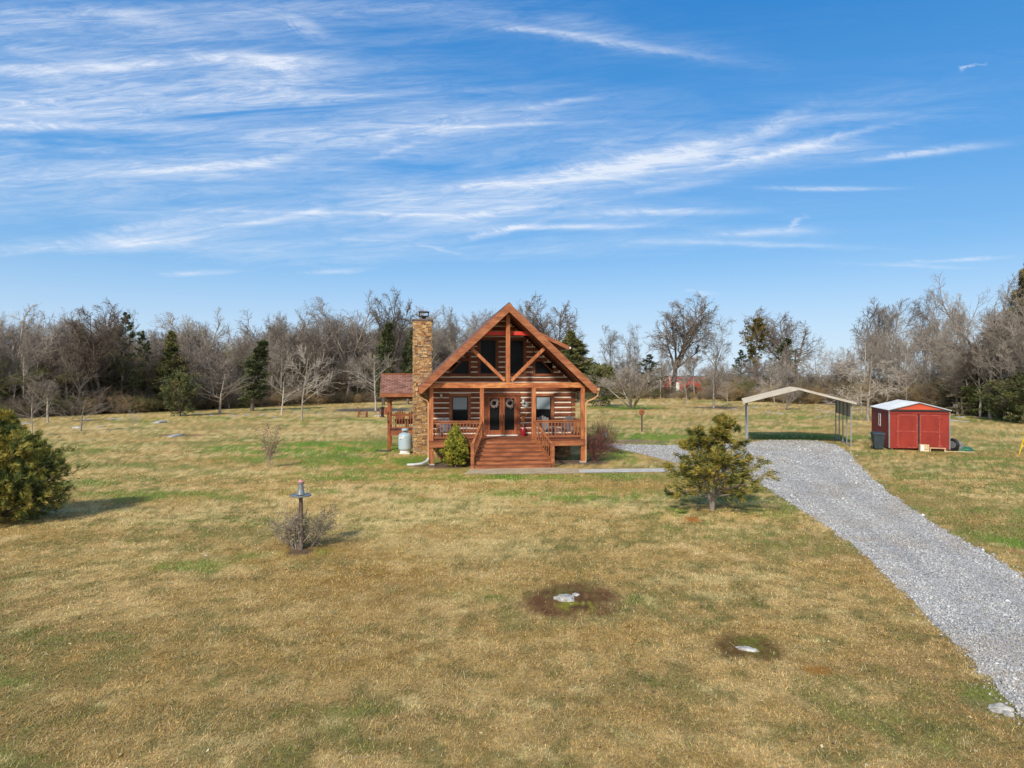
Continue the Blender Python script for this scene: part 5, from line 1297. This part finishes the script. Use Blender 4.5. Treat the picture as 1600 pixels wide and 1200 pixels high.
# lumber in front of the doors
c = thing('wooden_crate', 'small raw wood crate standing in front of the shed doors', 'crate', SHW(1.72, -.55), math.radians(-18))
mb = MB()
for i in range(3): mb.box(-.24, .24, -.18, -.16, .02 + i * .14, .13 + i * .14); mb.box(-.24, .24, .16, .18, .02 + i * .14, .13 + i * .14)
for x in (-.22, .22): mb.box(x - .02, x + .02, -.158, .158, 0, .42)
mb.box(-.24, .24, -.155, .155, 0, .02); mb.build('slats', M['rawwood'], c); mb = MB(); mb.box(-.2, -.02, -.19, -.181, .05, .40); mb.build('paper', M['white'], c)
c = thing('wooden_bench', 'low raw wood bench lying beside the crate before the shed doors', 'bench', SHW(2.42, -.55), math.radians(-18))
mb = MB(); mb.box(-.42, .42, -.10, .10, .20, .24); mb.build('seat', M['rawwood'], c)
for x in (-.38, .38):
    mb = MB(); mb.box(x - .025, x + .025, -.09, .09, 0, .198); mb.build('leg', M['rawwood'], c)
mb = MB(); mb.box(2.9, 4.4, -.26, -.12, .0, .035); pl = mb.build('plank', M['rawwood'], None); pl.location = (22.93, 41.5, 0); pl.rotation_euler = (0, 0, math.radians(-18)); tag(pl, 'long pale board lying on the grass at the right foot of the shed', 'board')
# junk heap by the shed
def lump(name, loc, sx, sy, sz, mat, seed, lab, cat, sub=3, amp=.22, rz=0):
    import bmesh
    bm = bmesh.new(); bmesh.ops.create_icosphere(bm, subdivisions=sub, radius=1); rng = np.random.default_rng(seed)
    co = np.array([v.co[:] for v in bm.verts]); n = fbm(co[:, 0] * 1 + 9 + co[:, 2], co[:, 1] + 5 + co[:, 2] * .7, .8, seed, 4) - .5
    n2 = fbm(co[:, 0] * 1 + 3 - co[:, 2], co[:, 1] + 8, .3, seed + 4, 3) - .5
    for v, a, b_2 in zip(bm.verts, n, n2):
        k = 1 + amp * 2.6 * a + amp * 1.0 * b_2; v.co = Vector((v.co.x * k * sx, v.co.y * k * sy, max(v.co.z * k, -.3) * sz))
    me = bpy.data.meshes.new(name); bm.to_mesh(me); bm.free(); me.materials.append(mat)
    o = bpy.data.objects.new(name, me); COL.objects.link(o); o.location = loc; o.rotation_euler = (0, 0, rz); return tag(o, lab, cat)
t = thing('tyre', 'black tyre standing against the right front corner of the shed', 'tyre', SHW(3.42, .25), math.radians(20))
mb = MB(); pts = [(.0, .34 * math.cos(a), .38 + .30 * math.sin(a)) for a in np.linspace(0, 2 * math.pi, 25)]; mb.tube(pts, .085, 8, cap=False); mb.build('tread', M['black'], t, smooth=True)
mb = MB(); mb.tube([(-.03, 0, .38), (.03, 0, .38)], .21, 16); mb.build('rim', M['grey_metal'], t)
lump('tarpaulin', SHW(4.1, .55), .55, .4, .28, M['tarp'], 5, 'crumpled green tarpaulin on the ground right of the shed', 'tarp', amp=.4)
lump('bag', SHW(3.75, .45), .34, .30, .62, M['greybag'], 6, 'grey covered bundle beside the tyre at the shed', 'bundle', amp=.3)

# ------------------------------------------------------------------ gas tank
X, Y = ground_pt(633, 708.5)
tk = thing('propane_tank', 'upright pale blue-grey gas tank beside the chimney', 'gas tank', (X, Y, 0))
mb = MB(); mb.lathe([(.24, .16), (.33, .20), (.385, .28), (.39, .34), (.39, .98), (.375, 1.06), (.32, 1.14), (.22, 1.19), (.10, 1.205)], n=36); mb.build('body', M['tank'], tk, smooth=True)
mb = MB(); mb.lathe([(.28, .03), (.30, .03), (.30, .20), (.28, .20)], n=28); mb.box(-.30, .30, -.30, .30, -.005, .035); mb.build('base_ring', M['white'], tk)
mb = MB(); mb.lathe([(.155, 1.18), (.155, 1.30), (.20, 1.33), (.205, 1.40), (.17, 1.435), (.02, 1.45)], n=24); col_ = mb.build('valve_hood', M['tank'], tk, smooth=True)
mb = MB(); mb.box(-.10, .10, -.165, -.15, 1.24, 1.29); mb.build('opening', M['black'], col_)
mb = MB(); mb.box(-.28, -.02, -.395, -.36, .88, .98)
lb = mb.build('label_plate', M['white'], tk)

# ------------------------------------------------------------------ weathered post with a round tray
X, Y = ground_pt(470, 858.5)
pz = thing('feeder_post', 'weathered wooden post on the near lawn with round grey tray and pink cap', 'post', (X, Y, 0))
mb = MB(); rr_ = np.random.default_rng(2); mb.tube([(rr_.normal(0, .004), rr_.normal(0, .004), z) for z in np.linspace(-.05, 1.36, 10)], [.066 - .018 * i / 9 for i in range(10)], 10); mb.build('post', M['weathered'], pz, smooth=True)
mb = MB(); mb.lathe([(.05, 1.36), (.25, 1.345), (.262, 1.35), (.262, 1.385), (.25, 1.39), (.24, 1.372), (.07, 1.372)], n=26); mb.build('tray', M['grey_metal'], pz)
mb = MB(); mb.lathe([(.105, 1.39), (.085, 1.47), (.068, 1.53), (.068, 1.66), (.085, 1.665), (.085, 1.68), (.06, 1.69)], n=14); mb.build('lantern_body', M['grey_metal'], pz, smooth=True)
mb = MB(); mb.tube([(.07, -.0, 1.57), (.11, 0, 1.585), (.155, 0, 1.55), (.165, 0, 1.48), (.14, 0, 1.42), (.12, 0, 1.39)], .009, 6); mb.build('handle', M['grey_metal'], pz)
mb = MB(); mb.lathe([(.082, 1.69), (.088, 1.71), (.05, 1.735), (.035, 1.76), (.012, 1.765)], n=12); mb.build('cap', M['terracotta'], pz)
# post with a rusty round plate, right of the cabin
X, Y = ground_pt(1003, 674.5)
pz = thing('marker_post', 'thin dark post with rusty round plate, in the field right of the cabin', 'post', (X, Y, 0))
mb = MB(); mb.box(-.055, .055, -.055, .055, -.02, 1.42); mb.build('post', M['rustpost'], pz)
mb = MB(); pts = [(.0 + .19 * math.cos(a), 0, 1.60 + .21 * math.sin(a)) for a in np.linspace(0, 2 * math.pi, 17)[:-1]]
mb.prism_xz([(x, z) for x, _, z in pts], -.09, -.057); mb.prism_xz([(x, z) for x, _, z in pts], .057, .09); mb.tube(pts + [pts[0]], .05, 6, cap=False); mb.build('plate', M['rust'], pz)
mb = MB(); mb.box(-.06, .06, -.098, -.092, 1.52, 1.68); mb.build('opening', M['rustpost'], pz)
# small sign on a pole behind the shed
X, Y = ground_pt(1492.5, 649.5)
pz = thing('pole_sign', 'small pale square plate on a thin pole in the grass behind the shed', 'sign', (X, Y, 0))
mb = MB(); mb.box(-.04, .04, -.04, .04, -.02, 1.3); mb.build('pole', M['rustpost'], pz)
mb = MB(); mb.box(-.27, .27, -.075, -.045, .85, 1.35); mb.build('plate', M['grey_metal'], pz)
# yellow A-frame at the right edge
X, Y = ground_pt(1601, 711)
pz = thing('trestle', 'yellow A-frame trestle cut by the right edge of the picture', 'trestle', (X + .40, Y, 0))
for s in (-1, 1):
    for yy in (-.45, .45):
        mb = MB(); mb.beam((s * .38, yy, 0), (s * .04, yy, 1.15), .05, .06, up=(0, 1, 0)); mb.build('leg', M['yellow'], pz)
mb = MB(); mb.box(-.07, .07, -.6, .6, 1.14, 1.24); mb.build('beam', M['yellow'], pz)
for yy in (-.45, .45):
    mb = MB(); mb.box(-.24, .24, yy - .02, yy + .02, .45, .52); mb.build('brace', M['yellow'], pz)

# ------------------------------------------------------------------ chairs
def lounge_chair(name, label, loc, rz, mat, rocker=False, high=1.05, group=None):
    t = thing(name, label, 'chair', loc, rz, group)
    mb = MB()
    for i in range(5): mb.box(-.27, .27, -.30 + i * .115, -.20 + i * .115, .36 - i * .018, .385 - i * .018)
    mb.build('seat', mat, t)
    mb = MB()
    for i in range(5):
        x = (i - 2) * .115; h = high - .05 * abs(i - 2); mb.beam((x * .85, .24, .30), (x * 1.15, .24 + (h - .3) * .32, h), .108, .02, up=(0, -1, .3))
    mb.beam((-.30, .30, .50), (.30, .30, .50), .02, .06); mb.beam((-.30, .41, .85), (.30, .41, .85), .02, .06); mb.build('backrest', mat, t)
    for s in (-1, 1):
        mb = MB(); mb.box(s * .34 - .06, s * .34 + .06, -.34, .36, .56, .585); mb.build('armrest', mat, t)
        mb = MB(); mb.box(s * .31 - .02, s * .31 + .02, -.30, -.22, .03, .56); mb.build('leg', mat, t)
        mb = MB(); mb.beam((s * .31, .34, .56), (s * .31, .40, .03), .04, .07, up=(0, 1, 0)); mb.build('leg', mat, t)
        if rocker:
            mb = MB(); pts = [(s * .31, y, .015 + .12 * (y * 1.4) ** 2) for y in np.linspace(-.42, .62, 8)]
            for a, b_3 in zip(pts[:-1], pts[1:]): mb.beam(a, b_3, .035, .05)
            mb.build('rocker', mat, t)
    return t
X, Y = ground_pt(568, 652.5); lounge_chair('garden_chair', 'reddish wooden garden chair turned sideways at the left of the straw patch', (X, Y, 0), math.radians(110), M['chairwood']).scale = (1.4, 1.4, 1.2)
X, Y = ground_pt(603.5, 652.5); lounge_chair('garden_chair', 'reddish wooden garden chair with its back to the cabin beside the porch post', (X - .2, Y, 0), math.radians(180), M['chairwood']).scale = (1.4, 1.4, 1.2)
X, Y = ground_pt(590, 651); lump('fire_ring', (X, Y + .5, 0), .5, .4, .12, M['lime'], 33, 'low ring of stones between the two garden chairs', 'stones', amp=.5)
for lx, rz, lab in ((-5.55, 175, 'reddish wooden rocking chair on the side porch beside the left post'), (-4.85, 190, 'reddish wooden rocking chair on the side porch near the chimney')):
    lounge_chair('rocking_chair', lab, HW(lx, 8.3, ZD + .02), HYAW + math.radians(rz), M['chairwood'], True, 1.12)
for lx, rz, lab in ((2.15, 150, 'grey woven high-backed chair on the right porch, nearer the steps'), (3.10, 205, 'grey woven high-backed chair on the right porch, nearer the corner post')):
    lounge_chair('porch_chair', lab, HW(lx, 1.0, ZD), HYAW + math.radians(rz), M['wicker'], False, 1.17)
lounge_chair('porch_chair', 'dark metal chair on the left porch under the window', HW(-3.02, 1.1, ZD), HYAW + math.radians(20), M['grey_metal'], False, 1.06)
tb = thing('side_table', 'small round pale table on the left porch beside the metal chair', 'table', HW(-2.3, 1.1, ZD), HYAW)
mb = MB(); mb.lathe([(.30, .50), (.31, .51), (.31, .53), (.30, .54)], n=20); mb.build('table_top', M['plastic_white'], tb)
mb = MB(); mb.lathe([(.02, .02), (.02, .50)], n=8); mb.lathe([(.2, 0), (.2, .02)], n=14); mb.build('leg', M['grey_metal'], tb)

# wreaths, sign and vase by the doors
def wreath(name, label, loc, R, r, mat, seed, n=90):
    rng = random.Random(seed); mb = MB()
    pts = [(R * math.cos(a), 0, R * math.sin(a)) for a in np.linspace(0, 2 * math.pi, 20)]; mb.tube(pts, r * .55, 6, cap=False)
    for i in range(n):
        a = rng.uniform(0, 6.28); rr2 = R + rng.uniform(-r, r) * .8; p = Vector((rr2 * math.cos(a), rng.uniform(-.03, .02), rr2 * math.sin(a)))
        d = Vector((math.cos(a + rng.uniform(-1.3, 1.3)), rng.uniform(-.8, .1), math.sin(a + rng.uniform(-1.3, 1.3)))).normalized() * rng.uniform(.05, .10); mb.beam(p, p + d, .022, .012, up=(.3, 1, .2))
    o = mb.build(name, mat, None); o.location = loc; o.rotation_euler = (0, 0, HYAW); return tag(o, label, 'wreath')
wreath('wreath', 'round pinkish twig wreath on the left door', HW(-.44, WY - .12, 2.98), .165, .07, M['twigw'], 1)
wreath('wreath', 'round pinkish twig wreath on the right door', HW(.42, WY - .12, 2.98), .165, .07, M['twigw'], 2)
wreath('wreath', 'small white wreath on the log wall right of the doors under the lantern', HW(1.27, WY - .12, 2.93), .10, .07, M['cotton'], 3, 60)
vs = thing('vase', 'red glazed floor vase of dried orange stems right of the doors', 'vase', HW(1.12, WY - .30, ZD))
mb = MB(); mb.lathe([(.09, 0), (.13, .10), (.14, .25), (.10, .42), (.06, .50), (.075, .53)], n=16); mb.build('body', M['vase'], vs, smooth=True)
rv = random.Random(9); mb = MB(); mf = MB()
for i in range(9):
    a = rv.uniform(0, 6.28); t_ = rv.uniform(.1, .45); h = rv.uniform(.35, .75); p = (math.cos(a) * t_ * h, math.sin(a) * t_ * h * .6, .5 + h); mb.tube([(0, 0, .45), (p[0] * .4, p[1] * .4, .5 + h * .55), p], .007, 4)
    for j in range(4): q = Vector(p) + Vector((rv.uniform(-.05, .05), rv.uniform(-.05, .05), rv.uniform(-.10, .04))); mf.cbox(q.x, q.y, q.z, .045, .045, .05)
mb.build('stems', M['bark_g'], vs); mf.build('flowers', M['petal'], vs)
# black feeder hanging at the side porch
fd = thing('hanging_feeder', 'black tube bird feeder hanging beside the left post of the side porch', 'feeder', HW(-6.62, 7.02, 2.02))
mb = MB(); mb.lathe([(.10, 0), (.15, .02), (.13, .05), (.085, .07), (.085, .50), (.15, .52), (.15, .56), (.04, .62)], n=14); mb.build('tube', M['black'], fd); mb = MB(); mb.tube([(0, 0, .61), (0, 0, 1.22)], .008, 4); mb.build('hanger', M['black'], fd)
# flat black splash block and stepping slab by the porch
X, Y = ground_pt(600, 705); mb = MB(); mb.box(-.45, .45, -.16, .16, 0, .05); o = mb.build('paving_slab', M['black'], None, bevel=.01); o.location = (X - .05, Y, 0); tag(o, 'flat dark slab at the foot of the side porch post', 'slab')
X, Y = ground_pt(656, 707); pi = thing('garden_stake', 'small dark iron plant stake at the foot of the chimney', 'stake', (X, Y - .6, 0)); mb = MB(); mb.tube([(0, 0, -.02), (0, 0, .42)], .014, 5); mb.build('rod', M['black'], pi); mb = MB(); mb.box(-.16, .16, -.05, .05, .42, .46); mb.build('plate', M['black'], pi)
# pale lantern in the shrub
X, Y = ground_pt(946, 706); lo = thing('garden_ornament', 'pale blue-white glass lantern hanging among the leafless shrubs beside the porch', 'lantern', (X, Y, .86)); mb = MB(); mb.lathe([(.06, .0), (.085, .10), (.07, .26), (.03, .30)], n=10); mb.build('glass', M['tank'], lo); mb = MB(); mb.tube([(0, 0, .30), (0, 0, .70)], .006, 4); mb.tube([(0, 0, -.86), (.02, 0, -.3), (0, 0, 0.0)], .012, 5); mb.build('hook', M['black'], lo)

# ------------------------------------------------------------------ rocks
def rock(px, py, wpx, hm, lab, seed, depth=None, rz=0, group=None):
    X, Y = ground_pt(px, py); w = wpx / F * Y / 2; o = lump('limestone_rock', (X, Y, -.01), w, depth or w * .7, hm, M['lime'], seed, lab, 'rock', 4 if py > 800 else 2, .32, rz)
    if group: o['group'] = group
rock(883, 936, 32, .075, 'pale flat limestone outcrop in a brown mossy patch on the near lawn', 41, .20, .25); rock(899, 930, 14, .05, 'small limestone sliver beside the flat outcrop on the near lawn', 42, .07, .3)
rock(1167, 1014.5, 34, .05, 'narrow pale limestone sliver in a mossy patch on the near lawn at the right', 43, .10, -.35); rock(1563, 1109, 36, .07, 'rough pale limestone rock at the near edge of the gravel drive', 44, .11, .1); rock(1574, 1115, 20, .05, 'small pale rock touching the larger one at the drive edge', 45, .08, .6)
rock(322, 868, 7, .03, 'tiny white stone in green grass left of the weathered post', 46); rock(120, 669, 14, .20, 'white rock at the foot of the young tree with the leaning stem', 47)
rock(275, 681, 13, .16, 'low pale rock in a brown strip of the left field', 48, 1.2); rock(250, 660.5, 15, .25, 'wide pale rock in the left field below the olive cedar', 49, 1.2)
GR = 'pale limestone slabs at the far edge of the field'
for i, (px, py, w) in enumerate([(137, 656.5, 14), (176, 655, 12), (188, 655.5, 8), (158, 667, 5), (40, 662, 12), (285, 649, 7), (310, 646, 6), (330, 649, 6), (365, 650, 10), (385, 649, 12), (411, 648, 9), (430, 652, 5), (462, 643, 8), (478, 641, 7), (500, 646, 9), (690, 634, 8), (905, 631, 10), (918, 630.5, 6), (960, 631, 8), (1008, 634, 5), (1040, 632, 6), (1126, 632, 7), (1148, 639, 5), (1180, 636, 6), (1218, 646, 12), (1200, 644, 6), (1292, 643, 12), (1500, 652, 12), (1490, 657, 14), (1508, 659, 8)]):
    rock(px, py, w * .85, .09, 'low pale limestone slab at the far edge of the field', 60 + i, .9, 0, GR)

# ------------------------------------------------------------------ far buildings
def far_house(name, label, cat, px0, px1, ty, by_, Y, wall, roof, rh, door=None):
    X0 = (px0 - 800) / F * Y; X1 = (px1 - 800) / F * Y; w = X1 - X0; z1 = height_at(ty, Y); d = w * .55
    t = thing(name, label, cat, ((X0 + X1) / 2, Y, 0)); e = z1 - rh
    mb = MB(); mb.box(-w / 2, w / 2, 0, d, 0, e); mb.prism_yz([(0, e), (d, e), (d / 2, z1 - .1)], -w / 2, w / 2); mb.build('wall', wall, t)
    for s in (-1, 1):
        mb = MB(); y0, y1 = d / 2, (-.4 if s < 0 else d + .4); pts = [(-w / 2 - .3, y0, z1), (-w / 2 - .3, y1, e - .2), (w / 2 + .3, y1, e - .2), (w / 2 + .3, y0, z1)]
        mb.hexa([(a, b, c - .15) for a, b, c in pts] + pts); mb.build('roof', roof, t)
    for (a, b_4, c0, c1, mt) in door or []:
        mb = MB(); mb.box(a * w / 2, b_4 * w / 2, -.08, -.01, c0, c1); mb.build('door', mt, t)
    return t
far_house('barn', 'long red barn with a dark roof behind the bare trees right of the cabin', 'barn', 1042, 1107, 587, 605, 215, M['barnred'], M['farroof'], .9, [(-.62, -.40, 0, 3.2, M['white']), (.1, .25, 0, 2.6, M['farroof'])])
X = (1044 - 800) / F * 235; si = thing('silo', 'narrow white silo with a pointed cap behind the left end of the red barn', 'silo', (X, 235, 0)); mb = MB(); mb.lathe([(2.0, 0), (2.0, 5.5)], n=18); mb.build('drum', M['white'], si, smooth=True); mb = MB(); mb.lathe([(2.1, 5.5), (.15, 7.6)], n=18); mb.build('cap', M['whiteroof'], si)
far_house('farmhouse', 'distant low white house left of the red barn', 'house', 1022, 1040, 590, 602, 260, M['white'], M['whiteroof'], 2.0)
far_house('farmhouse', 'distant house with a red and white roof above the right end of the shed', 'house', 1474, 1499, 599, 606, 230, M['rawwood'], M['barnred'], 1.6)
far_house('farmhouse', 'distant grey house low behind the carport and shed', 'house', 1290, 1330, 586, 600, 300, M['greybag'], M['farroof'], 2.4)

for k_, o in list(protos.items()):
    if k_ not in used:
        for c_ in list(o.children): bpy.data.objects.remove(c_)
        bpy.data.objects.remove(o)
for o in bpy.data.objects:
    for k_ in ('_h', '_w'):
        if k_ in o: del o[k_]
